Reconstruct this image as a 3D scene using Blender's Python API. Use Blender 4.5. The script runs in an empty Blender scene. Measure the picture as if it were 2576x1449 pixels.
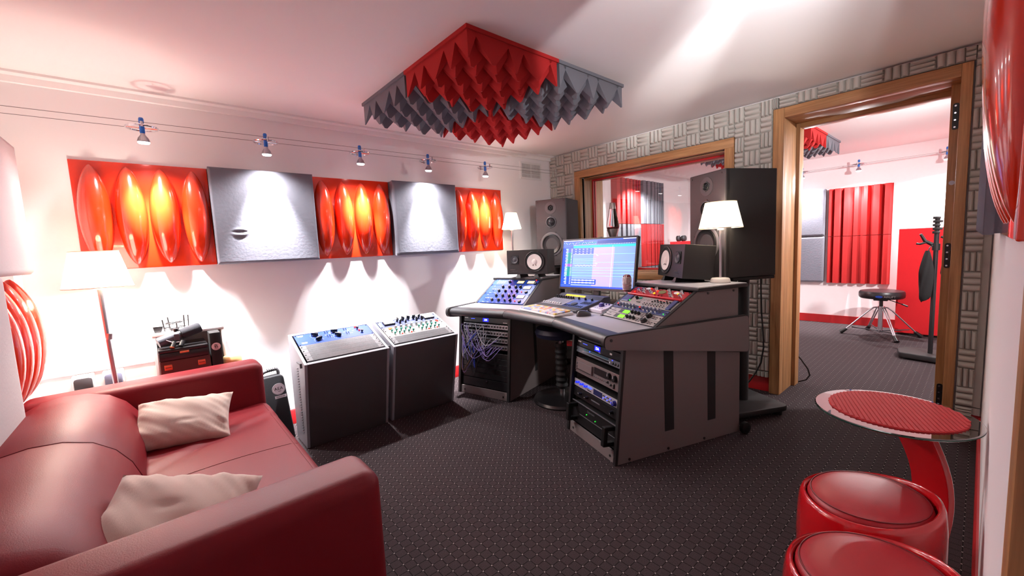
import bpy, bmesh, math, random
from math import pi, sin, cos, radians, sqrt
from mathutils import Vector as V, Matrix as Mx

random.seed(7)
sc = bpy.context.scene
COL = sc.collection

# ------------------------------------------------------------------ camera
cam_d = bpy.data.cameras.new('camera')
cam = bpy.data.objects.new('camera', cam_d)
COL.objects.link(cam)
YAW, PITCH, ROLL = radians(49.124), radians(5.6865), radians(-2.6341)
fw = V((cos(YAW)*cos(PITCH), sin(YAW)*cos(PITCH), -sin(PITCH)))
rt = V((sin(YAW), -cos(YAW), 0)); up = rt.cross(fw)
rt, up = rt*cos(ROLL)+up*sin(ROLL), up*cos(ROLL)-rt*sin(ROLL)
cam.matrix_world = Mx(((rt.x, up.x, -fw.x, 0), (rt.y, up.y, -fw.y, 0), (rt.z, up.z, -fw.z, 1.2), (0, 0, 0, 1)))
cam_d.sensor_width = 36.0
cam_d.lens = 36.0*1028.857/2576.0
cam_d.clip_start = 0.01
sc.camera = cam

# ------------------------------------------------------------------ world, exposure, room lights
w = bpy.data.worlds.new('world'); sc.world = w; w.use_nodes = True
w.node_tree.nodes['Background'].inputs[0].default_value = (1, .96, .95, 1)
w.node_tree.nodes['Background'].inputs[1].default_value = 0.02
sc.view_settings.view_transform = 'Standard'
sc.view_settings.look = 'None'
sc.view_settings.exposure = 0.22
sc.view_settings.gamma = 1.0
sc.view_settings.use_curve_mapping = False
sc.cycles.max_bounces = 10
sc.cycles.diffuse_bounces = 6
sc.cycles.sample_clamp_indirect = 6.0

SPOT_W, WIDE_W = 450.0, 50.0          # each LED bulb: tight beam and its spill
LAMP_W = {'floor': 30.0, 'desk': 6.5, 'far': 8.0}
def light(kind, loc, watts, col=(1, 1, 1), radius=.02, aim=None, angle=60, blend=.6):
    d = bpy.data.lights.new('bulb_or_added_light', kind); d.energy = watts; d.color = col
    d.shadow_soft_size = radius
    o = bpy.data.objects.new('bulb_or_added_light', d); COL.objects.link(o); o.location = loc
    if kind == 'SPOT':
        d.spot_size = radians(angle); d.spot_blend = blend
        o.rotation_euler = (V(aim)-V(loc)).to_track_quat('-Z', 'Y').to_euler()
    return o
# cable spots over the panels of wall_left, and on the far cable of the live room
SPOTS = [(.021, 3.064), (.614, 3.064), (1.224, 3.064), (1.793, 3.064), (2.39, 3.064)]
SPOT_Z = 1.869
for i, (x, y) in enumerate(SPOTS):
    light('SPOT', (x, y, SPOT_Z-.022), SPOT_W, (1, .985, 1), .02, (x-.01, y+.110, .9), 56, 1.0)
    light('SPOT', (x, y, SPOT_Z-.022), WIDE_W, (1, .97, .97), .03, (x, y-.28, .9), 150, .8)
FAR_SPOTS = [(6.54, 1.608), (6.54, 1.034), (6.54, .297)]
for x, y in FAR_SPOTS:
    light('SPOT', (x, y, 1.92), 300, (1, .98, 1), .02, (x+.1, y, .9), 70, .75)
    light('SPOT', (x, y, 1.92), 110, (1, .96, .96), .03, (x-.4, y, .9), 165, .6)
# two extra unseen lamps added to brighten the live room
light('SPOT', (4.9, 2.95, 1.92), 200, (1, .97, .97), .03, (5.0, 3.1, 1.0), 150, .7)
light('SPOT', (4.4, -.4, 1.92), 220, (1, .97, .97), .03, (4.7, .4, .9), 160, .6)
# added unseen spots, no fixture: imitate ceiling light thrown by the glossy red panel
UP = (1.16, .03, 1.90)
light('SPOT', UP, 62, (.97, .98, 1), .012, (2.2, 1.0, 2.22), 66, .2)
light('SPOT', UP, 130, (.97, .98, 1), .02, (2.25, .78, 2.183), 40, 1.0)
light('SPOT', UP, 230, (.97, .98, 1), .02, (2.55, 1.30, 2.18), 15, 1.0)

# ------------------------------------------------------------------ helpers
def lin(c):
    c = c/255.0
    return c/12.92 if c <= .04045 else ((c+.055)/1.055)**2.4
def rgb(r, g, b): return (lin(r), lin(g), lin(b), 1)

MATS = {}
def mat(name, col=(128, 128, 128), rough=.5, metal=0, coat=0, emit=None, estr=1, bump=0, bscale=60, var=0, vscale=8, spec=.5, sheen=0):
    if name in MATS: return MATS[name]
    m = bpy.data.materials.new(name); m.use_nodes = True
    nt = m.node_tree; b = nt.nodes['Principled BSDF']
    b.inputs['Base Color'].default_value = rgb(*col)
    b.inputs['Roughness'].default_value = rough
    b.inputs['Metallic'].default_value = metal
    b.inputs['Coat Weight'].default_value = coat
    b.inputs['Coat Roughness'].default_value = .04
    b.inputs['Specular IOR Level'].default_value = spec
    b.inputs['Sheen Weight'].default_value = sheen
    if emit:
        b.inputs['Emission Color'].default_value = rgb(*emit); b.inputs['Emission Strength'].default_value = estr
    tc = nt.nodes.new('ShaderNodeTexCoord')
    if bump:
        n = nt.nodes.new('ShaderNodeTexNoise'); n.inputs['Scale'].default_value = bscale; n.inputs['Detail'].default_value = 4
        bp = nt.nodes.new('ShaderNodeBump'); bp.inputs['Strength'].default_value = bump; bp.inputs['Distance'].default_value = .004
        nt.links.new(tc.outputs['Object'], n.inputs['Vector']); nt.links.new(n.outputs[0], bp.inputs['Height'])
        nt.links.new(bp.outputs[0], b.inputs['Normal'])
    if var:
        n = nt.nodes.new('ShaderNodeTexNoise'); n.inputs['Scale'].default_value = vscale; n.inputs['Detail'].default_value = 5
        mr = nt.nodes.new('ShaderNodeMapRange'); mr.inputs['To Min'].default_value = 1-var; mr.inputs['To Max'].default_value = 1+var
        mx = nt.nodes.new('ShaderNodeMix'); mx.data_type = 'RGBA'; mx.blend_type = 'MULTIPLY'; mx.inputs[0].default_value = 1
        mx.inputs[6].default_value = rgb(*col)
        nt.links.new(tc.outputs['Object'], n.inputs['Vector']); nt.links.new(n.outputs[0], mr.inputs[0])
        nt.links.new(mr.outputs[0], mx.inputs[7]); nt.links.new(mx.outputs[2], b.inputs['Base Color'])
    MATS[name] = m
    return m

def wood(name, c1, c2, axis, rough=.45):
    m = bpy.data.materials.new(name); m.use_nodes = True; nt = m.node_tree; b = nt.nodes['Principled BSDF']
    tc = nt.nodes.new('ShaderNodeTexCoord'); mp = nt.nodes.new('ShaderNodeMapping')
    s = [55, 55, 55]; s['xyz'.index(axis)] = 2.2; mp.inputs['Scale'].default_value = s
    n = nt.nodes.new('ShaderNodeTexNoise'); n.inputs['Scale'].default_value = 1; n.inputs['Detail'].default_value = 7; n.inputs['Roughness'].default_value = .65
    cr = nt.nodes.new('ShaderNodeValToRGB'); cr.color_ramp.elements[0].color = rgb(*c1); cr.color_ramp.elements[1].color = rgb(*c2)
    cr.color_ramp.elements[0].position = .34; cr.color_ramp.elements[1].position = .66
    nt.links.new(tc.outputs['Object'], mp.inputs[0]); nt.links.new(mp.outputs[0], n.inputs['Vector'])
    nt.links.new(n.outputs[0], cr.inputs[0]); nt.links.new(cr.outputs[0], b.inputs['Base Color'])
    b.inputs['Roughness'].default_value = rough
    return m

def glass(name, tint, refl):
    m = bpy.data.materials.new(name); m.use_nodes = True; nt = m.node_tree; nt.nodes.remove(nt.nodes['Principled BSDF'])
    out = nt.nodes['Material Output']
    t = nt.nodes.new('ShaderNodeBsdfTransparent'); t.inputs[0].default_value = rgb(*tint)
    g = nt.nodes.new('ShaderNodeBsdfGlossy'); g.inputs['Roughness'].default_value = .0
    fr = nt.nodes.new('ShaderNodeFresnel'); fr.inputs[0].default_value = 1.5
    mu = nt.nodes.new('ShaderNodeMath'); mu.operation = 'MULTIPLY'; mu.inputs[1].default_value = refl; mu.use_clamp = True
    mx = nt.nodes.new('ShaderNodeMixShader')
    nt.links.new(fr.outputs[0], mu.inputs[0]); nt.links.new(mu.outputs[0], mx.inputs[0])
    nt.links.new(t.outputs[0], mx.inputs[1]); nt.links.new(g.outputs[0], mx.inputs[2]); nt.links.new(mx.outputs[0], out.inputs[0])
    return m

class MB:
    """collects geometry in world coordinates, builds ONE mesh object"""
    def __init__(s, M=None): s.v = []; s.f = []; s.k = []; s.M = M
    def add(s, vs, fs, k=0):
        o = len(s.v)
        s.v += [tuple(s.M @ V(p)) if s.M else tuple(p) for p in vs]
        s.f += [tuple(i+o for i in f) for f in fs]; s.k += [k]*len(fs)
        return s
    def box(s, x0, x1, y0, y1, z0, z1, k=0):
        vs = [(x, y, z) for z in (z0, z1) for y in (y0, y1) for x in (x0, x1)]
        return s.add(vs, [(0, 2, 3, 1), (4, 5, 7, 6), (0, 1, 5, 4), (2, 6, 7, 3), (0, 4, 6, 2), (1, 3, 7, 5)], k)
    def cbox(s, c, d, k=0):
        return s.box(c[0]-d[0]/2, c[0]+d[0]/2, c[1]-d[1]/2, c[1]+d[1]/2, c[2]-d[2]/2, c[2]+d[2]/2, k)
    def prism(s, poly, ext, k=0):
        n = len(poly); e = V(ext)
        vs = [V(p) for p in poly]+[V(p)+e for p in poly]
        return s.add(vs, [tuple(range(n))[::-1], tuple(range(n, 2*n))]+[(i, (i+1) % n, n+(i+1) % n, n+i) for i in range(n)], k)
    def lathe(s, prof, c=(0, 0, 0), n=24, axis=(0, 0, 1), k=0, cap=True, a0=0, a1=2*pi):
        ax = V(axis).normalized(); q = V((0, 0, 1)).rotation_difference(ax); c = V(c)
        vs = []; fs = []; full = abs(a1-a0-2*pi) < 1e-6; m = n if full else n+1
        for r, z in prof:
            for i in range(m):
                a = a0+(a1-a0)*i/n; vs.append(c+q @ V((r*cos(a), r*sin(a), z)))
        L = len(prof)
        for j in range(L-1):
            for i in range(n):
                i2 = (i+1) % m
                fs.append((j*m+i, j*m+i2, (j+1)*m+i2, (j+1)*m+i))
        if cap and full:
            if prof[0][0] > 1e-5: fs.append(tuple(range(n))[::-1])
            if prof[-1][0] > 1e-5: fs.append(tuple((L-1)*m+i for i in range(n)))
        return s.add(vs, fs, k)
    def cyl(s, p0, p1, r0, r1=None, n=12, k=0):
        p0, p1 = V(p0), V(p1); d = p1-p0
        return s.lathe([(r0, 0), (r0 if r1 is None else r1, d.length)], p0, n, d, k)
    def ell(s, c, rad, nu=20, nv=10, v0=-pi/2, v1=pi/2, k=0, R=None):
        vs = []; fs = []; c = V(c)
        for j in range(nv+1):
            b = v0+(v1-v0)*j/nv
            for i in range(nu):
                a = 2*pi*i/nu; p = V((rad[0]*cos(b)*cos(a), rad[1]*cos(b)*sin(a), rad[2]*sin(b)))
                vs.append(c+(R @ p if R else p))
        for j in range(nv):
            for i in range(nu):
                fs.append((j*nu+i, j*nu+(i+1) % nu, (j+1)*nu+(i+1) % nu, (j+1)*nu+i))
        return s.add(vs, fs, k)
    def tube(s, pts, r, n=6, k=0, closed=False):
        P = [V(p) for p in pts]; m = len(P); vs = []; fs = []
        rr = r if isinstance(r, (list, tuple)) else [r]*m
        t0 = (P[1]-P[0]).normalized(); nrm = t0.orthogonal().normalized()
        for i in range(m):
            if closed: t = (P[(i+1) % m]-P[i-1]).normalized()
            else: t = (P[min(i+1, m-1)]-P[max(i-1, 0)]).normalized()
            nrm = (nrm-t*nrm.dot(t)).normalized(); b = t.cross(nrm)
            for j in range(n):
                a = 2*pi*j/n; vs.append(P[i]+(nrm*cos(a)+b*sin(a))*rr[i])
        for i in range(m if closed else m-1):
            i2 = (i+1) % m
            for j in range(n):
                fs.append((i*n+j, i*n+(j+1) % n, i2*n+(j+1) % n, i2*n+j))
        if not closed: fs += [tuple(range(n))[::-1], tuple((m-1)*n+j for j in range(n))]
        return s.add(vs, fs, k)
    def grid(s, fn, nu, nv, k=0):
        vs = [fn(i/nu, j/nv) for j in range(nv+1) for i in range(nu+1)]
        fs = [(j*(nu+1)+i, j*(nu+1)+i+1, (j+1)*(nu+1)+i+1, (j+1)*(nu+1)+i) for j in range(nv) for i in range(nu)]
        return s.add(vs, fs, k)
    def mesh(s, name, mats, smooth=40, bevel=0, seg=2, off=(0, 0, 0), recalc=True, weld=False):
        me = bpy.data.meshes.new(name); o = V(off)
        me.from_pydata([tuple(V(p)-o) for p in s.v], [], s.f)
        mats = mats if isinstance(mats, (list, tuple)) else [mats]
        for m in mats: me.materials.append(m)
        me.polygons.foreach_set('material_index', s.k)
        if recalc or bevel or weld:
            bm = bmesh.new(); bm.from_mesh(me)
            if weld: bmesh.ops.remove_doubles(bm, verts=bm.verts, dist=1e-5)
            if recalc: bmesh.ops.recalc_face_normals(bm, faces=bm.faces)
            if bevel:
                es = [e for e in bm.edges if len(e.link_faces) == 2 and e.calc_face_angle(0) > radians(28)]
                bmesh.ops.bevel(bm, geom=es, offset=bevel, segments=seg, profile=.5, affect='EDGES', clamp_overlap=True)
            bm.to_mesh(me); bm.free()
        if smooth:
            me.polygons.foreach_set('use_smooth', [True]*len(me.polygons)); me.set_sharp_from_angle(angle=radians(smooth))
        me.update()
        return me
    def build(s, name, mats, parent=None, label=None, **kw):
        off = origin(parent)
        o = bpy.data.objects.new(name, s.mesh(name, mats, off=off, **kw)); COL.objects.link(o)
        if parent: o.parent = parent
        if label: o['label'] = label
        return o

ORG = {}
def origin(p):
    o = V((0, 0, 0))
    while p is not None: o = o+V(p.location); p = p.parent
    return o
def tag(o, label, cat, group=None):
    o['label'] = label; o['category'] = cat
    if group: o['group'] = group
    return o
def thing(name, label, cat, loc, group=None):
    o = bpy.data.objects.new(name, None); COL.objects.link(o); o.location = loc; o.empty_display_size = .05
    return tag(o, label, cat, group)
def struct(o): o['kind'] = 'structure'; return o
def world_of(o):
    return (world_of(o.parent) if o.parent else Mx()) @ o.matrix_basis
def place(me, name, M, parent, label=None):
    """a mesh made around the origin, put at world matrix M under parent"""
    o = bpy.data.objects.new(name, me); COL.objects.link(o)
    if parent: o.parent = parent; M = world_of(parent).inverted() @ M
    o.matrix_basis = M
    if label: o['label'] = label
    return o
def frame(o, x, y, z):
    x, y, z = V(x).normalized(), V(y).normalized(), V(z).normalized(); o = V(o)
    return Mx(((x.x, y.x, z.x, o.x), (x.y, y.y, z.y, o.y), (x.z, y.z, z.z, o.z), (0, 0, 0, 1)))
T = Mx.Translation
def copy_tree(o, parent=None):
    c = o.copy(); COL.objects.link(c); c.parent = parent
    for ch in list(o.children): copy_tree(ch, c)
    return c
def text(s, size, M, m, parent, name='lettering', ext=.0004, align='CENTER'):
    cu = bpy.data.curves.new('t', 'FONT'); cu.body = s; cu.size = size; cu.extrude = ext
    cu.align_x = align; cu.align_y = 'CENTER'; cu.resolution_u = 2
    to = bpy.data.objects.new('t', cu); COL.objects.link(to)
    dg = bpy.context.evaluated_depsgraph_get(); dg.update()
    me = bpy.data.meshes.new_from_object(to.evaluated_get(dg)); bpy.data.objects.remove(to); bpy.data.curves.remove(cu)
    me.name = name; me.materials.clear(); me.materials.append(m)
    return place(me, name, M, parent)
def rpoly(pts, r, n=4):
    """2D polygon with rounded corners"""
    out = []; m = len(pts)
    for i in range(m):
        p = V(pts[i]); a = (V(pts[i-1])-p); b = (V(pts[(i+1) % m])-p)
        rr = r[i] if isinstance(r, (list, tuple)) else r
        if rr <= 0: out.append(tuple(p)); continue
        a.normalize(); b.normalize()
        for k in range(n+1):
            t = k/n; q = p+a*rr*(1-t)**2+b*rr*t**2
            out.append(tuple(q))
    return out

# ------------------------------------------------------------------ materials
def carpet():
    m = bpy.data.materials.new('carpet'); m.use_nodes = True; nt = m.node_tree; b = nt.nodes['Principled BSDF']
    tc = nt.nodes.new('ShaderNodeTexCoord'); sp = nt.nodes.new('ShaderNodeSeparateXYZ'); nt.links.new(tc.outputs['Object'], sp.inputs[0])
    def mth(op, a, bb=None, clamp=False):
        n = nt.nodes.new('ShaderNodeMath'); n.operation = op; n.use_clamp = clamp
        for i, x in enumerate((a, bb)):
            if x is None: continue
            if isinstance(x, (int, float)): n.inputs[i].default_value = x
            else: nt.links.new(x, n.inputs[i])
        return n.outputs[0]
    S = .0405
    d = []
    for c in (0, 1):
        fr = mth('FRACT', mth('ADD', mth('DIVIDE', sp.outputs[c], S), 100.5))
        d.append(mth('ABSOLUTE', mth('SUBTRACT', fr, .5)))       # 0 on a lattice line
    line = mth('LESS_THAN', mth('MINIMUM', d[0], d[1]), .036)
    dot = mth('LESS_THAN', mth('ADD', mth('MULTIPLY', d[0], d[0]), mth('MULTIPLY', d[1], d[1])), .0042)
    n = nt.nodes.new('ShaderNodeTexNoise'); n.inputs['Scale'].default_value = 420; n.inputs['Detail'].default_value = 2
    nt.links.new(tc.outputs['Object'], n.inputs['Vector'])
    cr = nt.nodes.new('ShaderNodeValToRGB'); cr.color_ramp.elements[0].color = rgb(38, 32, 34); cr.color_ramp.elements[1].color = rgb(70, 60, 62)
    cr.color_ramp.elements[0].position = .3; cr.color_ramp.elements[1].position = .7
    nt.links.new(n.outputs[0], cr.inputs[0])
    m1 = nt.nodes.new('ShaderNodeMix'); m1.data_type = 'RGBA'; nt.links.new(line, m1.inputs[0]); nt.links.new(cr.outputs[0], m1.inputs[6]); m1.inputs[7].default_value = rgb(24, 20, 21)
    m2 = nt.nodes.new('ShaderNodeMix'); m2.data_type = 'RGBA'; nt.links.new(dot, m2.inputs[0]); nt.links.new(m1.outputs[2], m2.inputs[6]); m2.inputs[7].default_value = rgb(158, 148, 145)
    nt.links.new(m2.outputs[2], b.inputs['Base Color']); b.inputs['Roughness'].default_value = .95; b.inputs['Specular IOR Level'].default_value = .1
    bp = nt.nodes.new('ShaderNodeBump'); bp.inputs['Strength'].default_value = .4; bp.inputs['Distance'].default_value = .003
    nt.links.new(n.outputs[0], bp.inputs['Height']); nt.links.new(bp.outputs[0], b.inputs['Normal'])
    return m
CARPET = carpet()
WHITE = mat('white_paint', (240, 235, 236), .85, bump=.08, bscale=90)
CEIL = mat('ceiling_paint', (240, 235, 234), .9, bump=.05, bscale=40)
REDP = mat('red_paint', (176, 20, 26), .45)
REDGLOSS = mat('red_gloss_plastic', (216, 48, 14), .22, coat=1)
REDLEA = mat('red_leather', (116, 13, 25), .48, bump=.12, bscale=420, spec=.32)
REDDARK = mat('red_seam', (112, 15, 26), .5)
REDFOAM = mat('red_foam', (166, 20, 20), .9, bump=.1, bscale=300)
REDFELT = mat('red_felt', (206, 26, 34), .95, bump=.15, bscale=260)
GREYFAB = mat('grey_fabric', (104, 104, 114), .95, bump=.3, bscale=55, var=.05, vscale=30)
LITGREYFAB = mat('lamplit_grey_fabric', (172, 165, 168), .95, bump=.25, bscale=70)  # grey panel fabric made paler, floor lamp light put into its colour
GREYFOAM = mat('grey_foam', (106, 106, 114), .92, bump=.08, bscale=300)
WALLFOAM = mat('wall_foam', (176, 170, 162), .95, bump=.12, bscale=200, var=.06, vscale=5)
OAKZ = wood('oak_vertical', (138, 95, 58), (184, 136, 90), 'z')
OAKY = wood('oak_across', (138, 95, 58), (184, 136, 90), 'y')
OAKX = wood('oak_along', (138, 95, 58), (184, 136, 90), 'x')
BLACK = mat('black_plastic', (14, 13, 14), .4)
BLACKM = mat('black_matt', (18, 16, 17), .7, bump=.05, bscale=300)
BLACKSAT = mat('black_satin', (24, 22, 24), .3)
DARKGREY = mat('dark_grey', (58, 56, 60), .55)
SPKGREY = mat('speaker_grey', (52, 48, 51), .5, bump=.04, bscale=200)
CONE = mat('cone_dark', (42, 38, 42), .45)
GREYLAM = mat('grey_laminate', (108, 98, 97), .5)
DESKTOP = mat('desk_laminate', (168, 166, 172), .42)
VINYL = mat('dark_vinyl', (25, 25, 30), .46, bump=.08, bscale=300)
GREYMET = mat('grey_metal', (96, 94, 98), .45)
RACKSIDE = mat('rack_metal_paint', (146, 146, 154), .42)
CHROME = mat('chrome', (225, 225, 230), .12, metal=1)
ALU = mat('aluminium', (190, 190, 196), .35, metal=1)
BLUEGEAR = mat('blue_panel', (17, 54, 140), .36, metal=.1)
BLUEPART = mat('blue_plastic', (24, 100, 190), .3)
WHITEPL = mat('white_plastic', (228, 226, 224), .35)
WHITEPRINT = mat('white_print', (225, 225, 230), .6)
SILVERP = mat('silver_panel', (186, 182, 186), .35, metal=.35)
GREENKNOB = mat('green_knob', (0, 124, 104), .35)
REDGEAR = mat('red_gear', (168, 34, 44), .35, metal=.2)
REDLED = mat('red_led', (220, 30, 20), .3, emit=(255, 40, 20), estr=1.2)
GREENLED = mat('green_led', (20, 200, 50), .3, emit=(40, 255, 60), estr=2)
AMBERLED = mat('amber_led', (240, 170, 20), .3, emit=(255, 180, 20), estr=1.4)
BLUELED = mat('blue_led', (40, 60, 255), .3, emit=(50, 70, 255), estr=3)
LCDGREEN = mat('green_lcd', (120, 220, 40), .3, emit=(120, 235, 40), estr=.75)
LCDYELL = mat('yellow_lcd', (240, 190, 20), .3, emit=(255, 200, 10), estr=.7)
METERLIT = mat('lit_meter', (255, 220, 170), .3, emit=(255, 205, 150), estr=.9)
DISPBLUE = mat('blue_digits', (220, 225, 255), .3, emit=(190, 205, 255), estr=3)
LINEN = mat('linen', (206, 184, 172), .9, bump=.15, bscale=500, sheen=.2)

# ================================================================== ROOM SHELL
XC, XB, XL, XF = -.52, 3.485, 3.80, 6.741      # rear wall, foam wall faces, far wall of live room
YA, YD, ZC = 3.239, -.036, 2.183
struct(MB().box(XC-.2, XF+.2, -1.6, YA+.2, -.1, 0).build('floor', CARPET, smooth=0))
struct(MB().box(XC-.2, XF+.2, -1.6, YA+.2, ZC, ZC+.1).build('ceiling', CEIL, smooth=0))
struct(MB().box(XC-.2, XF+.2, YA, YA+.15, 0, ZC).build('wall_left', WHITE, smooth=0))
struct(MB().box(XC-.15, XC, -1.5, YA, 0, ZC).build('wall_rear', WHITE, smooth=0))
struct(MB().box(.735, XB+.02, YD-.12, YD, 0, ZC).box(XC, .05, YD-.72, YD-.6, 0, ZC).box(.05, .735, YD-.12, YD, 2.06, ZC).build('wall_right', WHITE, smooth=0))
struct(MB().box(XC, XF, -1.55, -1.45, 0, ZC).box(.80, .90, -1.45, YD-.12, 0, ZC).build('wall_back', WHITE, smooth=0))
# foam wall, with the openings of door and window
DY0, DY1, DZ = .116, .967, 2.026           # door opening
WY0, WY1, WZ0, WZ1 = 1.364, 2.815, .915, 1.89
wb = MB()
wb.box(XB, XL, -1.45, DY0, 0, ZC).box(XB, XL, DY0, DY1, DZ, ZC).box(XB, XL, DY1, WY0, 0, ZC)
wb.box(XB, XL, WY0, WY1, 0, WZ0).box(XB, XL, WY0, WY1, WZ1, ZC).box(XB, XL, WY1, YA, 0, ZC)
wall_front = struct(wb.build('wall_front', WHITE, smooth=0))
struct(MB().box(XF, XF+.12, -1.5, YA, 0, ZC).build('wall_far', WHITE, smooth=0))

# coving strip along wall_left
struct(MB().prism([(XC, YA, ZC), (XC, YA-.055, ZC), (XC, YA-.055, ZC-.012), (XC, YA-.03, ZC-.02), (XC, YA-.022, ZC-.05), (XC, YA, ZC-.05)], (XB-XC, 0, 0)).build('trim_1', CEIL))
struct(MB().prism([(XC, YA, 0), (XC, YA-.014, 0), (XC, YA-.014, .095), (XC, YA-.006, .105), (XC, YA, .105)], (XB-XC, 0, 0)).build('baseboard_left', REDP))
bb = MB()
for y0, y1 in ((1.04, YA), (-.036, .075)):
    bb.prism([(XB, y0, 0), (XB-.014, y0, 0), (XB-.014, y0, .10), (XB-.006, y0, .11), (XB, y0, .11)], (0, y1-y0, 0))
struct(bb.build('baseboard_front', REDP))
struct(MB().prism([(.74, YD, 0), (.74, YD+.012, 0), (.74, YD+.012, .095), (.74, YD+.006, .105), (.74, YD, .105)], (XB-.74-.016, 0, 0)).build('baseboard_right', REDP))
struct(MB().box(XF-.014, XF, -1.45, YA, 0, .105).build('baseboard_far', REDP))
struct(MB().box(XL, XF-.014, YA-.014, YA, 0, .105).build('baseboard_side', REDP))
# door casing beside the camera on wall_right
d2 = struct(MB().box(.655, .734, YD-.14, YD+.004, 0, 2.058).build('trim_2', OAKZ, bevel=.003))

# ---------------------------------------------------------------- moulded foam panels on wall_front
CELL = 1.0/9
def foam_cell(mb, y0, y1, z0, z1, vertical, x):
    """three rounded ridges in one weave cell, lifted towards -X"""
    def ridge(a0, a1, b0, b1):
        prof = [(0, 0), (.16, .72), (.36, 1), (.64, 1), (.84, .72), (1, 0)]
        ends = [(0, 0), (.05, .8), (.95, .8), (1, 0)]
        ends = [(0, 0), (.06, 1), (.94, 1), (1, 0)]
        H = .022; vs = []; fs = []
        for e, eh in ends:
            for p, ph in prof:
                a = a0+(a1-a0)*p; b = b0+(b1-b0)*e
                y, z = (a, b) if vertical else (b, a)
                vs.append((x-H*ph*eh+random.uniform(-.0012, .0012), y, z))
        for j in range(3):
            for i in range(5):
                fs.append((j*6+i, j*6+i+1, (j+1)*6+i+1, (j+1)*6+i))
        mb.add(vs, fs)
    n = 3
    for k in range(n):
        if vertical: ridge(y0+(y1-y0)*k/n, y0+(y1-y0)*(k+1)/n, z0, z1)
        else: ridge(z0+(z1-z0)*k/n, z0+(z1-z0)*(k+1)/n, y0, y1)
HOLES = [(.068, 1.036, -1, 2.096), (1.29, 2.89, .838, 1.966)]
def clip(y0, y1, z0, z1):
    """cut the cell back where a door or window frame covers it"""
    out = [(y0, y1, z0, z1)]
    for a0, a1, b0, b1 in HOLES:
        nx = []
        for (p0, p1, q0, q1) in out:
            if p1 <= a0 or p0 >= a1 or q1 <= b0 or q0 >= b1: nx.append((p0, p1, q0, q1)); continue
            if p0 < a0: nx.append((p0, a0, q0, q1))
            if p1 > a1: nx.append((a1, p1, q0, q1))
            if q0 < b0: nx.append((max(p0, a0), min(p1, a1), q0, b0))
            if q1 > b1: nx.append((max(p0, a0), min(p1, a1), b1, q1))
        out = nx
    return [c for c in out if c[1]-c[0] > .02 and c[3]-c[2] > .02]
ys = [(3.027, 3.236), (2.008, 3.021), (1.004, 2.002), (-.03, .998)]
zs = [(1.172, 2.172), (.165, 1.167), (.118, .16)]
XP = XB-.03
for iy, (p0, p1) in enumerate(ys):
    for iz, (q0, q1) in enumerate(zs):
        mb = MB(); n = 0
        for r in clip(p0, p1, q0, q1):
            mb.box(XP, XB+.001, r[0], r[1], r[2], r[3])
        nz = max(1, round((q1-q0)/CELL)); ny = 9
        for j in range(nz):
            for i in range(ny):
                y1 = p1-CELL*1.0*i*(1.0); y0 = y1-CELL
                if iy == 0: y0 = p0+CELL*i; y1 = y0+CELL
                y0 = max(y0, p0); y1 = min(y1, p1)
                if y1-y0 < .02: continue
                z1 = q1-CELL*j; z0 = max(z1-CELL, q0)
                for c in clip(y0, y1, z0, z1):
                    foam_cell(mb, *c, (i+j+iy) % 2 == 0, XP); n += 1
        if n: mb.build('foam_panel', WALLFOAM, wall_front, smooth=50, recalc=False)

# ---------------------------------------------------------------- window into the live room
win = struct(thing('window_1', 'oak framed studio window', 'window', (XB, 2.09, WZ0)))
del win['category'], win['label']
FX0, FX1 = XB-.045, XB-.0
fo = (1.294, 2.885, .842, 1.962)
win_f = MB().box(FX0, FX1+.03, fo[0], fo[1], WZ1, fo[3]).box(FX0, FX1+.03, fo[0], fo[1], fo[2], WZ0)
win_f.build('frame_rail', OAKY, win, bevel=.003)
MB().box(FX0, FX1+.03, fo[0], WY0, WZ0, WZ1).box(FX0, FX1+.03, WY1, fo[1], WZ0, WZ1).build('frame_stile', OAKZ, win, bevel=.003)
e_ = .006
MB().box(FX1+.03, XL+.03, WY0-.015, WY0+e_, WZ0, WZ1).build('reveal_stile', OAKZ, win, smooth=0)
MB().box(FX1+.03, XL+.03, WY1-e_, WY1+.015, WZ0, WZ1).build('reveal_stile', OAKZ, win, smooth=0)
MB().box(FX1+.03, XL+.03, WY0+e_, WY1-e_, WZ1-e_, WZ1+.015).build('reveal_rail', OAKY, win, smooth=0)
MB().box(FX1+.03, XL+.03, WY0+e_, WY1-e_, WZ0-.015, WZ0+e_).build('reveal_rail', OAKY, win, smooth=0)
GX = 3.66
r_ = MB()
for a, b in ((WY0, WY0+.022), (WY1-.022, WY1)): r_.box(GX-.02, GX-.002, a, b, WZ0, WZ1).box(GX+.012, GX+.03, a, b, WZ0, WZ1)
for a, b in ((WZ0, WZ0+.022), (WZ1-.022, WZ1)): r_.box(GX-.02, GX-.002, WY0+.022, WY1-.022, a, b).box(GX+.012, GX+.03, WY0+.022, WY1-.022, a, b)
r_.build('glazing_bead', REDP, win, label='red glazing bead')
MB().box(GX, GX+.010, WY0+.005, WY1-.005, WZ0+.005, WZ1-.005).build('window_pane', glass('window_glass', (238, 240, 240), 1.6), win, smooth=0)

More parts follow.
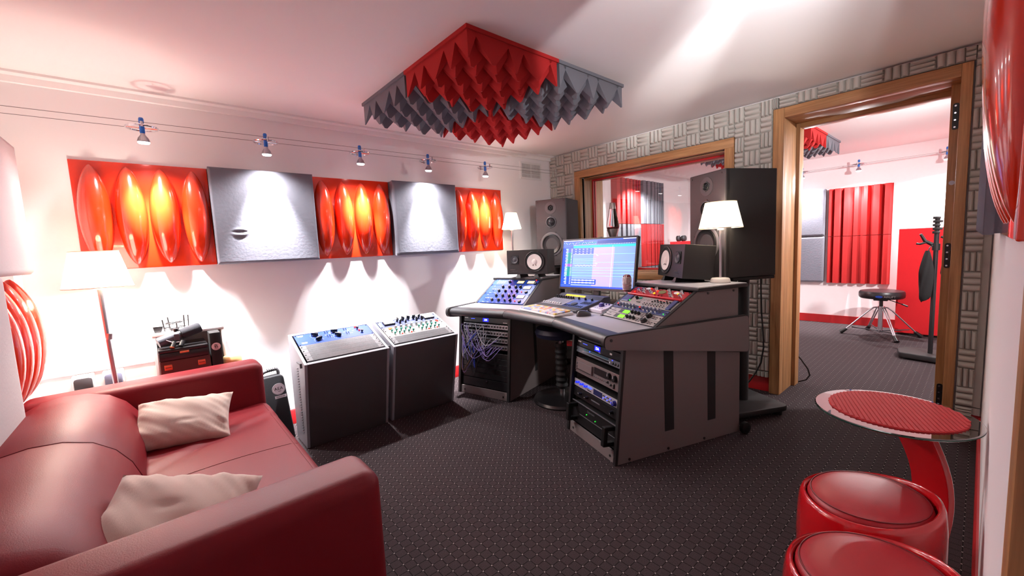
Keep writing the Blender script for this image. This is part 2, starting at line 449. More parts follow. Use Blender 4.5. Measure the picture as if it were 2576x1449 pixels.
# ---------------------------------------------------------------- oak door frame
door = struct(thing('door_1', 'oak door frame', 'door', (XB, .55, 0)))
del door['category'], door['label']
DX0 = XB-.045
MB().box(DX0, XB+.03, .075, DY0+.004, 0, 2.09).build('casing_stile', OAKZ, door, bevel=.003)
MB().box(DX0, XB+.03, DY1-.006, 1.03, 0, 2.09).build('casing_stile', OAKZ, door, bevel=.003)
MB().box(DX0, XB+.03, DY0+.004, DY1-.006, DZ-.005, 2.09).build('casing_rail', OAKY, door, bevel=.003)
MB().box(XB+.03, 3.735, DY1-.006, DY1+.02, 0, DZ).build('jamb', OAKZ, door, bevel=.002)
MB().box(XB+.03, 3.60, DY0-.01, DY0+.004, 0, DZ).build('jamb', OAKZ, door, bevel=.002)
MB().box(XB+.03, 3.735, DY0, DY1, DZ-.005, DZ+.02).build('head_jamb', OAKY, door, bevel=.002)
MB().box(3.735, XL+.03, DY1-.03, DY1+.02, 0, DZ+.03).build('rear_casing', OAKZ, door, bevel=.003)
MB().box(3.60, XL+.03, .02, DY0+.046, 0, DZ+.03).build('rear_casing', OAKZ, door, bevel=.003)
MB().box(3.735, XL+.03, DY0+.046, DY1-.03, DZ-.035, DZ+.03).build('rear_casing', OAKY, door, bevel=.003)
MB().box(XL+.03, XL+.045, .03, DY0+.054, 0, DZ+.01).build('door_edge', REDP, door, label='red painted edge')
def hinge(z):
    h = MB()
    poly = rpoly([(-.013, -.075), (.013, -.075), (.013, .075), (-.013, .075)], .012, 5)
    h.prism([(3.5995, .139+a, z+b) for a, b in poly], (-.004, 0, 0))
    h.cyl((3.594, .129, z-.03), (3.594, .129, z+.03), .006, n=10)
    o = h.build('hinge', BLACKSAT, door, label='black hinge')
    for b in (-.06, -.02, .02, .06): MB().cyl((3.5955, .141, z+b), (3.5945, .141, z+b), .005, n=8).build('screw', CHROME, o)
for z in (1.84, 1.03, .16): hinge(z)
MB().cyl((3.5995, .139, 1.46), (3.597, .139, 1.46), .013, n=14).build('strike_plate', ALU, door)

# ---------------------------------------------------------------- wall grille near the corner
g = thing('air_grille', 'white louvred air grille high on the white wall beside the foam corner', 'vent', (3.15, YA, 2.0))
GX0, GX1, GZ0, GZ1 = 2.99, 3.30, 1.915, 2.095
mb = MB().box(GX0, GX1, YA-.008, YA, GZ0, GZ0+.02).box(GX0, GX1, YA-.008, YA, GZ1-.02, GZ1).box(GX0, GX0+.02, YA-.008, YA, GZ0+.02, GZ1-.02).box(GX1-.02, GX1, YA-.008, YA, GZ0+.02, GZ1-.02).box(3.14, 3.15, YA-.008, YA, GZ0+.02, GZ1-.02)
mb.box(GX0+.02, GX1-.02, YA-.009, YA-.002, 1.965, 1.972).box(GX0+.02, GX1-.02, YA-.009, YA-.002, 2.012, 2.019)
mb.build('grille_frame', WHITEPL, g, smooth=0)
MB().box(GX0+.02, 3.14, YA-.0025, YA-.001, GZ0+.02, GZ1-.02).build('dark_opening', DARKGREY, g, smooth=0)
MB().box(3.15, GX1-.02, YA-.0025, YA-.001, GZ0+.02, GZ1-.02).build('closed_backing', GREYLAM, g, smooth=0)
sl = MB().box(0, .0045, -.003, .003, 0, GZ1-GZ0-.04).mesh('slat', WHITEPL, smooth=0)
for i in range(23): place(sl, 'slat', T((GX0+.024+i*.0117, YA-.006, GZ0+.02)), g)

# ================================================================== ACOUSTIC PANELS
def wave_panel(loc, R, label, depth=.009, bulge=.086, base=None):
    """600 mm red gloss panel with four tall bumps; local x along wall, z up, -y out of the wall"""
    t = thing('wave_panel', label, 'acoustic panel', loc, None)
    t.rotation_euler = (0, 0, R)
    me = MB().box(-.3, .3, -depth, 0, -.3, .3).mesh('base_sheet', base or REDGLOSS, bevel=.003, seg=3)
    place(me, 'base_sheet', T((0, 0, 0)), None).parent = t
    def blob():
        m = MB(); nu, nv = 32, 22; vs = []; fs = []
        for j in range(nv+1):
            tt = -1+2*j/nv; z = .278*sin(tt*pi/2); hw = .0695*max(0, 1-(abs(z)/.279)**2.1)**.62
            hh = bulge*max(0, 1-(abs(z)/.279)**2.0)**.75
            for i in range(nu+1):
                a = pi*i/nu; fl = 1.0
                vs.append((-hw*cos(a), -hh*sin(a)**1.0, z))
        for j in range(nv):
            for i in range(nu): fs.append((j*(nu+1)+i, j*(nu+1)+i+1, (j+1)*(nu+1)+i+1, (j+1)*(nu+1)+i))
        return m.add(vs, fs).mesh('bump', REDGLOSS, smooth=80)
    b = blob()
    for k in range(4):
        o = bpy.data.objects.new('bump', b); COL.objects.link(o); o.parent = t; o.location = (-.222+.148*k, -depth+.002, 0)
    return t
def dented(u, v, w, h, dent):
    x, z = (u-.5)*w, (v-.5)*h; y = 0
    if dent:
        dx, dz = (x-dent[0])/.034, (z-dent[1])/.05; dz += .25*dx*dx*(1 if dz > 0 else -1)*.3
        e = math.exp(-dx*dx)
        y = -.0035*e*math.exp(-((dz-.32)/.14)**2) + .007*e*math.exp(-((dz-.02)/.16)**2) - .006*e*math.exp(-((dz+.34)/.2)**2) + .0025*e*math.exp(-((dz+.8)/.2)**2)
    return x, y, z
def fabric_panel(loc, R, label, depth=.09, dent=None, m=None):
    t = thing('fabric_panel', label, 'acoustic panel', loc); t.rotation_euler = (0, 0, R)
    mb = MB().box(-.298, .298, -depth+.012, 0, -.299, .299)
    me = mb.mesh('panel_core', m or GREYFAB, smooth=0)
    place(me, 'panel_core', Mx(), None).parent = t
    fr = MB()
    N = 110 if dent else 48
    def fn(u, v):
        x, y, z = dented(u, v, .604, .604, dent)
        d = min(u, 1-u, v, 1-v)*.604
        e = .012*(1-min(1, d/.012))**2
        return (x, -depth+y+e, z)
    fr.grid(fn, N, N)
    # skirt back to the core
    fr.box(-.302, .302, -depth+.0125, -depth+.03, -.302, .302)
    me = fr.mesh('fabric_cover', m or GREYFAB, smooth=60, recalc=False)
    place(me, 'fabric_cover', Mx(), None).parent = t
    return t
x0 = -.297
PZ = 1.478
names = ['red gloss four-bump panel above the white floor lamp shade', 'red gloss four-bump panel between the two grey fabric panels', 'red gloss four-bump panel next to the small table lamp']
for i, k in enumerate((0, 2, 4)): wave_panel((x0+.3+.6*k, YA, PZ), 0, names[i])
fabric_panel((x0+.9, YA, PZ), 0, 'square grey fabric panel with a lip-like dent, on the white wall', dent=(-.17, -.10))
fabric_panel((x0+2.1, YA, PZ), 0, 'smooth square grey fabric panel between two red bump panels', depth=.10)
# wall_rear, behind the sofa: local -y must face +X  -> rotate by +90 degrees
fabric_panel((XC, 2.70, 1.478), pi/2, 'lamplit square grey fabric panel hung above the sofa, over the red bumps', depth=.08, m=LITGREYFAB)
fabric_panel((XC, 2.118, .88), pi/2, 'grey fabric panel low behind the sofa back', depth=.085, m=LITGREYFAB)
wave_panel((XC, 2.72, .88), pi/2, 'red gloss bump panel low on the wall at the sofa corner', depth=.009, bulge=.088)
# wall_right, seen edge-on : local -y must face +Y -> rotate 180
wave_panel((1.11, YD, 1.478), pi, 'red gloss bump panel at the edge of the view over the round stools', depth=.010, bulge=.042)
fabric_panel((1.90, YD, 1.478), pi, 'dark fabric panel seen edge-on beyond the red bumps by the door', depth=.05, m=GREYFAB)

# ---------------------------------------------------------------- pyramid foam on the ceilings
PYR = {}
def pyramid_tile(x0, y0, s, m, label, group=None, h=.120):
    """moulded foam tile: overlapping wedge pyramids, long one way then the other on alternate diagonals"""
    t = thing('pyramid_tile', label, 'acoustic foam', (x0+s/2, y0+s/2, ZC), group)
    MB().box(x0+.001, x0+s-.001, y0+.001, y0+s-.001, ZC-.018, ZC).build('backing_board', m, t, smooth=0)
    zt = ZC-.0175; n = 8; e = .010; q = (s-2*e)/n
    for i in range(n+1):
        for j in range(n+1):
            if (i+j) % 2: continue
            wx, wy = (.80*q, 1.55*q) if (i+j) % 4 == 0 else (1.55*q, .80*q)
            a0, a1 = max(-wx, -i*q), min(wx, (n-i)*q); b0, b1 = max(-wy, -j*q), min(wy, (n-j)*q)
            key = tuple(round(v, 4) for v in (a0, a1, b0, b1, h))+(m.name,)
            if key not in PYR:
                k = .0035      # blunt tip, a short ridge along the longer side
                kx, ky = (k, 2.6*k) if wy > wx else (2.6*k, k)
                c0, c1, d0, d1 = max(-kx, a0), min(kx, a1), max(-ky, b0), min(ky, b1)
                vs = [(a0, b0, 0), (a1, b0, 0), (a1, b1, 0), (a0, b1, 0), (c0, d0, -h), (c1, d0, -h), (c1, d1, -h), (c0, d1, -h)]
                PYR[key] = MB().add(vs, [(0, 1, 2, 3), (4, 5, 6, 7), (0, 1, 5, 4), (1, 2, 6, 5), (2, 3, 7, 6), (3, 0, 4, 7)]).mesh('pyramid', m, smooth=0)
            place(PYR[key], 'pyramid', T((x0+e+q*i, y0+e+q*j, zt)), t)
    return t
S = .600
for i in (0, 1):
    for j in (0, 1):
        red = (i+j) % 2 == 0
        lab = {(0, 0): 'red pyramid foam tile at the near corner of the ceiling square', (1, 1): 'red pyramid foam tile at the far corner of the ceiling square',
               (0, 1): 'grey pyramid foam ceiling tile on the side of the cable lights', (1, 0): 'grey pyramid foam ceiling tile on the side of the door'}[i, j]
        pyramid_tile(1.125+i*S, 1.525+j*S, S, REDFOAM if red else GREYFOAM, lab)
for i in (0, 1):
    for j in (0, 1):
        red = (i+j) % 2 == 0
        lab = {(0, 0): 'red pyramid foam tile on the ceiling beyond the doorway', (1, 1): 'red pyramid foam ceiling tile of the next room seen high in the window',
               (0, 1): 'dark grey pyramid foam ceiling tile of the next room, top of the window', (1, 0): 'dark grey pyramid foam ceiling tile of the next room, seen through the doorway'}[i, j]
        pyramid_tile(4.60+i*.57, 1.065+j*.57, .57, REDFOAM if red else GREYFOAM, lab)

# ================================================================== CABLE LIGHTS
def cable(name, pts, label):
    o = MB().tube(pts, .0013, n=6).build(name, mat('steel_wire', (120, 112, 112), .4, metal=.6)); tag(o, label, 'wire'); return o
cable('light_cable', [(XC, 2.995, 1.955), (XB-.05, 2.995, 1.975)], 'thin steel light wire nearer the room, ends at the foam wall')
cable('light_cable', [(XC, 3.135, 1.955), (XB-.05, 3.135, 1.98)], 'thin steel light wire nearer the wall, ends at the foam wall')
cable('light_cable', [(XF-.13, 3.0, 2.003), (XF-.13, -1.4, 2.01)], 'light wire close to the white wall of the room beyond')
cable('light_cable', [(XF-.27, 3.0, 2.0), (XF-.27, -1.4, 2.007)], 'light wire further from the white wall of the room beyond')
def cable_light(x, y, z, label, s=1.0, along='x', tilt=0.0):
    t = thing('cable_light', label, 'spotlight', (x, y, z))
    R = .068*s
    ring = [(R*cos(2*pi*i/28), R*sin(2*pi*i/28), .075) for i in range(28)]
    M = Mx.Translation((x, y, z))
    o = MB(M).tube(ring, .005*s, n=6, closed=True).build('ring', CHROME, t)
    bar = MB(M)
    for a in (0, pi/2): bar.cyl((-R*cos(a), -R*sin(a), .076), (R*cos(a), R*sin(a), .076), .0025, n=6)
    bar.build('cross_bar', CHROME, t)
    for a in (pi/2, 3*pi/2):
        ca = (0, R*sin(a)) if along == 'x' else (R*sin(a), 0)
        MB(M).cyl((ca[0], ca[1], .066), (ca[0], ca[1], .094), .006*s, n=8).build('wire_clamp', CHROME, t)
    MB(M).lathe([(.010, .045), (.0115, .048), (.0115, .082), (.010, .085)], n=14).build('lamp_holder', BLUEPART, t, label='blue lamp holder')
    MB(M).cyl((0, 0, .085), (0, 0, .101), .006, n=10, k=0).build('stem', CHROME, t)
    MB(M).lathe([(.009, .099), (.0115, .102), (.0115, .122), (.009, .129), (0, .131)], n=14).build('cap', BLUEPART, t, label='blue end cap')
    b = MB(M @ Mx.Rotation(tilt, 4, 'X'))
    b.lathe([(.010, .045), (.011, .036), (.020, .022), (.0255, .006), (.0265, 0)], n=20)
    for i in range(20):
        a = 2*pi*i/20
        q = Mx.Rotation(a, 4, 'Z')
        b.add([q @ V(p) for p in ((.012, -.001, .035), (.022, -.001, .021), (.028, -.001, .004), (.0255, -.001, .004), (.012, .001, .035), (.022, .001, .021), (.028, .001, .004), (.0255, .001, .004))],
              [(0, 1, 2, 3), (7, 6, 5, 4), (0, 4, 5, 1), (1, 5, 6, 2)])
    bulb = b.build('bulb_body', ALU, t)
    MB(M @ Mx.Rotation(tilt, 4, 'X')).lathe([(.0265, 0), (.0262, -.006), (.021, -.011), (0, -.013)], n=20).build('bulb_face', mat('lit_led', (255, 255, 255), .3, emit=(255, 252, 250), estr=6), bulb, label='lit face of the bulb')
    return t
lab = ['largest cable spotlight, over the red panel with the floor lamp', 'cable spotlight over the grey panel with a dent', 'cable spotlight over the red panel between two grey panels',
       'cable spotlight over the smooth grey panel', 'last cable spotlight before the wall grille']
for (x, y), l in zip(SPOTS, lab): cable_light(x, y, SPOT_Z, l, tilt=.10)
lab = ['cable spotlight beyond the doorway, over the grey fabric panels', 'cable spotlight beyond the doorway, over the red ridged panel', 'cable spotlight beyond the doorway, cut off by the door frame']
for (x, y), l in zip(FAR_SPOTS, lab): cable_light(x, y, 1.932, l, along='y', s=1.05)

# ================================================================== SOFA
SX0, SX1 = -.50, .395
sofa = thing('sofa', 'low red leather two-seat sofa with straight arms', 'sofa', (-.05, 1.9, 0))
def arm(y0, y1):
    mb = MB().box(SX0, SX1, y0, y1, .03, .635)
    return mb.build('arm', REDLEA, sofa, bevel=.042, seg=5, smooth=60)
arm(1.005, 1.185); arm(2.575, 2.76)
# back: domed upholstered roll
def dome():
    return [(-.115, .30), (-.10, .40), (-.105, .47), (-.125, .53), (-.16, .585), (-.21, .628), (-.275, .652), (-.345, .658), (-.41, .648), (-.46, .62), (-.49, .57), (-.498, .48), (-.498, .1), (-.3, .1)]
prof = []
D = dome()
for i in range(len(D)-3):          # smooth the visible crown
    a, b = V(D[i]), V(D[i+1])
    prof += [tuple(a), tuple((a+b)/2)]
prof += D[-3:]
bk = MB(); n = len(prof); ysb = [1.187, 1.192, 1.23, 1.4, 1.6, 1.875, 1.883, 1.891, 2.15, 2.4, 2.53, 2.568, 2.573]
vs = []; fs = []
for y in ysb:
    e = min(y-1.187, 2.573-y); sh = .03*max(0, 1-e/.04)**2 + (.004 if abs(y-1.883) < .002 else 0)
    for (x, z) in prof:
        cx, cz = -.3, .38
        d = V((x-cx, z-cz)); d = d*(1-sh/max(.05, d.length)); vs.append((cx+d.x, y, cz+d.y))
for j in range(len(ysb)-1):
    for i in range(n): fs.append((j*n+i, j*n+(i+1) % n, (j+1)*n+(i+1) % n, (j+1)*n+i))
fs += [tuple(range(n)), tuple((len(ysb)-1)*n+i for i in range(n))[::-1]]
back = bk.add(vs, fs).build('backrest', REDLEA, sofa, smooth=50)
MB().tube([(x, 1.883, z+.0005) for x, z in prof[:20]], .0012, n=5).build('seam', REDDARK, back)
# seat: one long cushion, gently crowned, with a lengthwise fold
st = MB()
def seat(u, v):
    x = -.13+(SX1+.01+.13)*u; y = 1.182+(2.578-1.182)*v
    e = min(1, min(v, 1-v)/.05); ex = min(1, (1-u)/.10)
    z = .375+.042*sqrt(max(0, 1-(1-ex)**2))*(.85+.15*e) + .012*sin(pi*u)*sin(pi*v)
    z += .004*math.exp(-((y-2.05-.35*u)/.03)**2)-.004*math.exp(-((y-1.99-.35*u)/.03)**2)+.003*math.exp(-((y-2.2-.3*u)/.04)**2)
    return (x, y, z)
st.grid(seat, 36, 60)
st.prism([(SX1+.01, 1.182, .375), (SX1+.012, 1.182, .33), (SX1-.005, 1.182, .24), (-.13, 1.182, .24), (-.13, 1.182, .375)], (0, 1.396, 0))
cush = st.build('seat_cushion', REDLEA, sofa, smooth=60, recalc=False)
MB().tube([seat(u/20, .50)[:2]+(seat(u/20, .5)[2]+.0005,) for u in range(21)], .0011, n=5).build('seam', REDDARK, cush)
MB().tube([(seat(.93, v/30)[0], seat(.93, v/30)[1], seat(.93, v/30)[2]+.0003) for v in range(31)], .001, n=5).build('seam', REDDARK, cush)
MB().box(-.48, SX1-.012, 1.18, 2.58, .05, .25).build('base', REDLEA, sofa, bevel=.01)
for x in (-.45, .33):
    for y in (1.05, 2.71): MB().cyl((x, y, 0), (x, y, .05), .022, .027, n=12).build('foot', BLACK, sofa)

def pillow(c, X, Y, w, h, th, label, tuft=None, seed=1):
    rnd = random.Random(seed); ph = [rnd.uniform(0, 6.28) for _ in range(8)]
    X, Y = V(X).normalized(), V(Y).normalized(); N = X.cross(Y).normalized(); Y = N.cross(X).normalized()
    n = 34; mb = MB(); c = V(c)
    def side(sg):
        def f(u, v):
            a, b = 2*u-1, 2*v-1
            e = max(0, (1-a**2))*max(0, (1-b**2))
            hh = th*.5*e**.42
            # pinched corners and bowed edges
            sx = 1-.07*(1-b*b)*abs(a)**2 ; sy = 1-.07*(1-a*a)*abs(b)**2
            edge = (1-e**.5)
            wr = (.006*sin(9*b+ph[0]+3*a)+.005*sin(13*a+ph[1]+4*b)+.004*sin(21*(a+b)+ph[2]))*edge*min(1, e*12)
            wr += .004*sin(5*a+7*b+ph[3])*e
            if tuft: wr -= .006*math.exp(-((a-tuft[0])**2/.03+(b-tuft[1])**2/.006))
            return c+X*(a*w/2*sx)+Y*(b*h/2*sy)+N*(sg*(hh+wr))
        return f
    mb.grid(side(1), n, n); 
    k = len(mb.v); mb.grid(side(-1), n, n)
    t = thing('pillow', label, 'cushion', tuple(c-V((0, 0, th/2))))
    mb.build('cover', LINEN, t, smooth=80, weld=True)
    return t
pillow((.03, 2.30, .500), (1, -.20, -.05), (.12, .80, .58), .35, .25, .12, 'beige linen pillow leaning on the far sofa arm', (.1, -.3), 3)
pillow((-.035, 1.345, .515), (.88, -.30, -.25), (.10, .86, .40), .34, .34, .13, 'beige linen pillow propped behind the near sofa arm', (-.1, .15), 5)

# ================================================================== FLOOR LAMP behind the sofa
SHADE = mat('lamp_shade', (250, 238, 218), .8, emit=(255, 236, 205), estr=2.6)
def lamp(loc, h_bot, h_top, rb, rt_, base_r, base_h, label, watts, pole_m, name='table_lamp', lean=(0, 0), collar=None, base_m=None):
    x, y, z = loc; t = thing(name, label, 'lamp', loc)
    top = V((x+lean[0], y+lean[1], h_bot))
    MB().lathe([(base_r*.96, 0), (base_r, .004), (base_r*.9, base_h*.85), (base_r*.8, base_h), (.012, base_h+.003)], loc, 32).build('base', base_m or pole_m, t)
    MB().cyl((x, y, z+base_h), top+V((0, 0, .02)), .0075 if name == 'table_lamp' else .011, n=14).build('pole', pole_m, t)
    MB().lathe([(.017, 0), (.017, .03), (.012, .06), (.012, .07)], top-V((0, 0, .012)), 16).build('socket', WHITEPL, t)
    N = 40
    mb = MB().lathe([(rb, h_bot), (rt_, h_top)], (top.x, top.y, 0), N, cap=False)
    mb.lathe([(rt_-.0015, h_top), (rb-.0015, h_bot)], (top.x, top.y, 0), N, cap=False)
    s = mb.build('lamp_shade', SHADE, t, recalc=False)
    ringm = MB()
    for r, zz in ((rb, h_bot), (rt_, h_top)): ringm.tube([(top.x+r*cos(2*pi*i/N), top.y+r*sin(2*pi*i/N), zz) for i in range(N)], .002, n=5, closed=True)
    ringm.build('shade_rim', mat('shade_trim', (236, 214, 176), .7), s)
    sp = MB()
    for i in range(3):
        a = 2*pi*i/3+.3; sp.cyl((top.x, top.y, h_bot+.03), (top.x+(rb-.01)*cos(a), top.y+(rb-.01)*sin(a), h_bot+.03), .0015, n=5)
    sp.build('shade_spider', ALU, s)
    if collar: MB().cyl((collar[0], collar[1], collar[2]), (collar[0]+.004, collar[1], collar[2]+.03), .015, n=14).build('height_collar', ALU, t); 
    MB().ell((top.x, top.y, h_bot+.075), (.022, .022, .03), 14, 8).build('bulb', mat('lit_bulb', (255, 250, 240), .4, emit=(255, 240, 215), estr=8), t)
    light('POINT', (top.x, top.y, h_bot+.05), watts, (1, .90, .78), .04)
    return t
lamp((-.205, 2.965, 0), 1.094, 1.275, .134, .092, .13, .02, 'slim floor lamp with a lit white cone shade behind the sofa', LAMP_W['floor'], ALU, 'floor_lamp', lean=(-.022, 0), collar=(-.217, 2.965, .82))

# ================================================================== RACK GEAR BUILDERS
U = .0445
W19 = .4826
PI_ = math.pi
KN = {}
def knob_mesh(r, h, m, top=None, kind='round'):
    key = (r, h, m.name, top.name if top else '', kind)
    if key in KN: return KN[key]
    mb = MB()
    if kind == 'round':
        mb.lathe([(r*1.08, 0), (r, h*.12), (r*.9, h*.9), (r*.8, h)], n=14)
        mb.box(-r*.08, r*.08, r*.1, r*.88, h*.98, h*1.05, 1)
    elif kind == 'pointer':
        mb.lathe([(r*.75, 0), (r*.7, h*.55)], n=14)
        mb.prism([(-r*.38, -r*1.1, h*.2), (r*.38, -r*1.1, h*.2), (r*.16, r*1.35, h*.2), (-r*.16, r*1.35, h*.2)], (0, 0, h*.8))
        mb.box(-r*.06, r*.06, r*.3, r*1.2, h*.98, h*1.05, 1)
    elif kind == 'cap':            # stalk with a round cap
        mb.lathe([(r*.5, 0), (r*.5, h*.45), (r, h*.5), (r*.92, h), (0, h)], n=12)
    elif kind == 'lever':
        mb.cyl((0, 0, 0), (0, r*.5, h), r*.35, r*.5, n=8)
    elif kind == 'square':
        mb.box(-r, r, -r, r, 0, h)
    elif kind == 'screw':
        mb.lathe([(r, 0), (r*.9, h), (0, h)], n=8)
    KN[key] = mb.mesh('knob', [m, top or WHITEPRINT], smooth=35)
    return KN[key]
def gear(M, h, name, label, m, depth=.20, group=None, ears=True, cat='audio unit', w=W19, thick=.006, body=True):
    """rack unit: local x right, y up, z out of the face; origin at the lower left corner of the face"""
    loc = (M @ V((w/2, h/2, -depth/2)))
    t = thing(name, label, cat, tuple(loc), group)
    me = MB().box(.0005, w-.0005, .0005, h-.0005, -thick*.4, thick*.6).mesh('faceplate', m, bevel=.0012, seg=2, smooth=0)
    place(me, 'faceplate', M, t)
    if body:
        me = MB().box(.022, w-.022, .003, h-.003, -depth, -thick*.4).mesh('chassis', BLACKM, smooth=0)
        place(me, 'chassis', M, t)
    if ears:
        sm = knob_mesh(.0045, .003, BLACKSAT, None, 'screw')
        for x in (.009, w-.009):
            for y in ((h*.5,) if h < .06 else (.008, h-.008)): place(sm, 'rack_screw', M @ T((x, y, thick*.6)), t)
    return t
def put(t, M, me, name, x, y, rot=0, z=.0036, label=None):
    return place(me, name, M @ T((x, y, z)) @ Mx.Rotation(rot, 4, 'Z'), t, label)
def slab(t, M, name, m, x0, x1, y0, y1, z0=.003, z1=.005, bevel=0, label=None):
    me = MB().box(x0, x1, y0, y1, z0, z1).mesh(name, m, bevel=bevel, smooth=0)
    return place(me, name, M, t, label)
def prints(t, M, rects, m=None, name='printed_marks', z=.0037):
    mb = MB()
    for (x, y, w_, h_) in rects: mb.box(x-w_/2, x+w_/2, y-h_/2, y+h_/2, z-.0008, z+.0002)
    o = place(mb.mesh(name, m or WHITEPRINT, smooth=0), name, M, t); o['kind'] = 'stuff'
    return o
def vent_panel(M, label, group):
    t = gear(M, U, 'vent_panel', label, GREYMET, depth=.012, group=group, cat='vent panel', body=False)
    slab(t, M, 'vent_mesh', MESHMAT, .035, W19-.035, .005, U-.005, .003, .0042)
    return t
def mesh_mat():
    m = mat('perforated_mesh', (62, 60, 64), .5, metal=.3)
    nt = m.node_tree; b = nt.nodes['Principled BSDF']
    tc = nt.nodes.new('ShaderNodeTexCoord'); vo = nt.nodes.new('ShaderNodeTexVoronoi'); vo.inputs['Scale'].default_value = 260
    cr = nt.nodes.new('ShaderNodeValToRGB'); cr.color_ramp.elements[0].color = rgb(16, 15, 16); cr.color_ramp.elements[1].color = rgb(66, 64, 68)
    cr.color_ramp.elements[0].position = .25; cr.color_ramp.elements[1].position = .5
    nt.links.new(tc.outputs['Object'], vo.inputs['Vector']); nt.links.new(vo.outputs['Distance'], cr.inputs[0]); nt.links.new(cr.outputs[0], b.inputs['Base Color'])
    return m
MESHMAT = mesh_mat()

# ================================================================== TWO FLOOR RACKS
def floor_rack(x0, x1, label):
    t = thing('rack_cabinet', label, 'rack cabinet', ((x0+x1)/2, 2.8, 0), 'two floor racks with sloped tops')
    P = dict(bf=(2.722, .004), tf=(2.600, .562), tb=(2.945, .700), bb=(2.952, .004))
    quad = [P['bf'], P['tf'], P['tb'], P['bb']]
    th = .018
    for xa, xb in ((x0, x0+th), (x1-th, x1)):
        MB().prism([(xa, y, z) for y, z in quad], (xb-xa, 0, 0)).build('side_panel', RACKSIDE, t, bevel=.003)
    # front panel (perpendicular to the sloped top)
    d = (V((0,)+P['tf'])-V((0,)+P['bf'])); n_ = V((0, -d.z, d.y)).normalized(); n_ = V((0, .018*.98, .018*.2))
    f0, f1 = V((x0+th, *P['bf'])), V((x0+th, *P['tf']))
    MB().prism([f0, f1, f1+n_, f0+n_], (x1-x0-2*th, 0, 0)).build('front_panel', GREYFRONT, t, bevel=.002)
    MB().prism([(x0+th, 2.935, .03), (x0+th, 2.928, .68), (x0+th, 2.94, .68), (x0+th, 2.947, .03)], (x1-x0-2*th, 0, 0)).build('rear_panel', RACKSIDE, t)
    s = V((0, P['tb'][0]-P['tf'][0], P['tb'][1]-P['tf'][1])); L = s.length; s.normalize(); nn = V((1, 0, 0)).cross(s)
    M = frame((x0, P['tf'][0], P['tf'][1]), (1, 0, 0), s, nn)
    W = x1-x0
    for a_, b_ in ((0, .022), (L-.022, L)): place(MB().box(th, W-th, a_, b_, -.02, 0).mesh('top_rail', RACKSIDE, smooth=0, bevel=.002), 'top_rail', M, t)
    # louvres on the side facing the sofa, and a recessed grip
    if True:
        lv = MB().prism([(0, 0, 0), (-.004, 0, -.002), (-.004, .03, -.010), (0, .03, -.008)], (0, 0, .004)).mesh('louvre', GREYMET, smooth=0)
        for i in range(26):
            place(lv, 'louvre', T((x0-.0005, 2.755, .10+.0165*i)), t)
        MB().box(x0-.012, x0+.001, 2.655, 2.73, .555, .563).box(x0-.012, x0+.001, 2.655, 2.66, .535, .555).build('grip', GREYMET, t, label='folded metal grip')
    return M, L
GREYFRONT = mat('rack_front_paint', (80, 74, 76), .42, metal=.1)
M1, L1_ = floor_rack(.604, 1.136, 'grey sloped rack nearest the sofa, holding the blue panel')
M2, L2_ = floor_rack(1.165, 1.686, 'grey sloped rack beside the desk, holding green knobbed gear')
gx = (1.136-.604-W19)/2
y = .028
for i in range(4):
    vent_panel(M1 @ T((gx, y+U*i, .001)), 'perforated dark vent strip, ' + ['lowest', 'second lowest', 'third lowest', 'topmost'][i] + ' in the rack nearest the sofa', 'vent strips in the sofa-side rack')
Mb = M1 @ T((gx, y+4*U, .001))
t = gear(Mb, 3*U-.002, 'equalizer', 'bright blue panel with black pointer knobs in the sofa-side rack', BLUEGEAR)
pk = knob_mesh(.017, .024, BLACK, None, 'pointer')
for (x, yy, r) in ((.12, .092, 1.2), (.13, .038, 1.9), (.245, .098, 1.4), (.255, .046, 1.0)): put(t, Mb, pk, 'pointer_knob', x, yy, r)
sm = knob_mesh(.009, .02, BLACK, ALU, 'cap')
for (x, yy) in ((.40, .095), (.415, .045)): put(t, Mb, sm, 'switch_cap', x, yy)
rl = knob_mesh(.007, .010, REDLED, None, 'cap')
for (x, yy) in ((.392, .115), (.404, .068)): put(t, Mb, rl, 'pilot_light', x, yy)
lv = knob_mesh(.004, .012, BLACK, None, 'lever')
for x in (.185, .20, .31, .325):
    for yy in (.112, .098, .06, .045): put(t, Mb, lv, 'toggle', x+(.115-yy)*.05, yy)
prints(t, Mb, [(.035, .118, .035, .006), (.035, .108, .03, .004), (.04, .032, .035, .006), (.04, .022, .03, .004)]+[(.185+.03*i, .08+.01*(i % 2), .012, .0018) for i in range(8)]
       + [(.12+.028*cos(a), .092+.028*sin(a), .003, .003) for a in [i*.5 for i in range(9)]]+[(.13+.028*cos(a), .038+.028*sin(a), .003, .003) for a in [i*.5 for i in range(9)]]
       + [(.245+.028*cos(a), .098+.028*sin(a), .003, .003) for a in [i*.5 for i in range(9)]]+[(.255+.028*cos(a), .046+.028*sin(a), .003, .003) for a in [i*.5 for i in range(9)]]
       + [(.21+.016*(i % 3), .1-.05*(i//3), .008, .002) for i in range(6)]+[(.335+.016*(i % 2), .105-.05*(i//2), .010, .002) for i in range(4)])
gx = (1.686-1.165-W19)/2
for i in range(2):
    vent_panel(M2 @ T((gx, y+U*i, .001)), ['lower', 'upper'][i]+' perforated dark vent strip in the rack beside the desk', 'vent strips in the desk-side rack')
CREAM = mat('cream_panel', (158, 152, 150), .4)
Mb = M2 @ T((gx, y+2*U, .001))
t = gear(Mb, 2*U-.001, 'equalizer', 'pale silver panel with two rows of green knobs', CREAM)
gk = knob_mesh(.0075, .020, GREENKNOB, WHITEPRINT, 'cap'); wk = knob_mesh(.004, .012, REDLED, None, 'square')
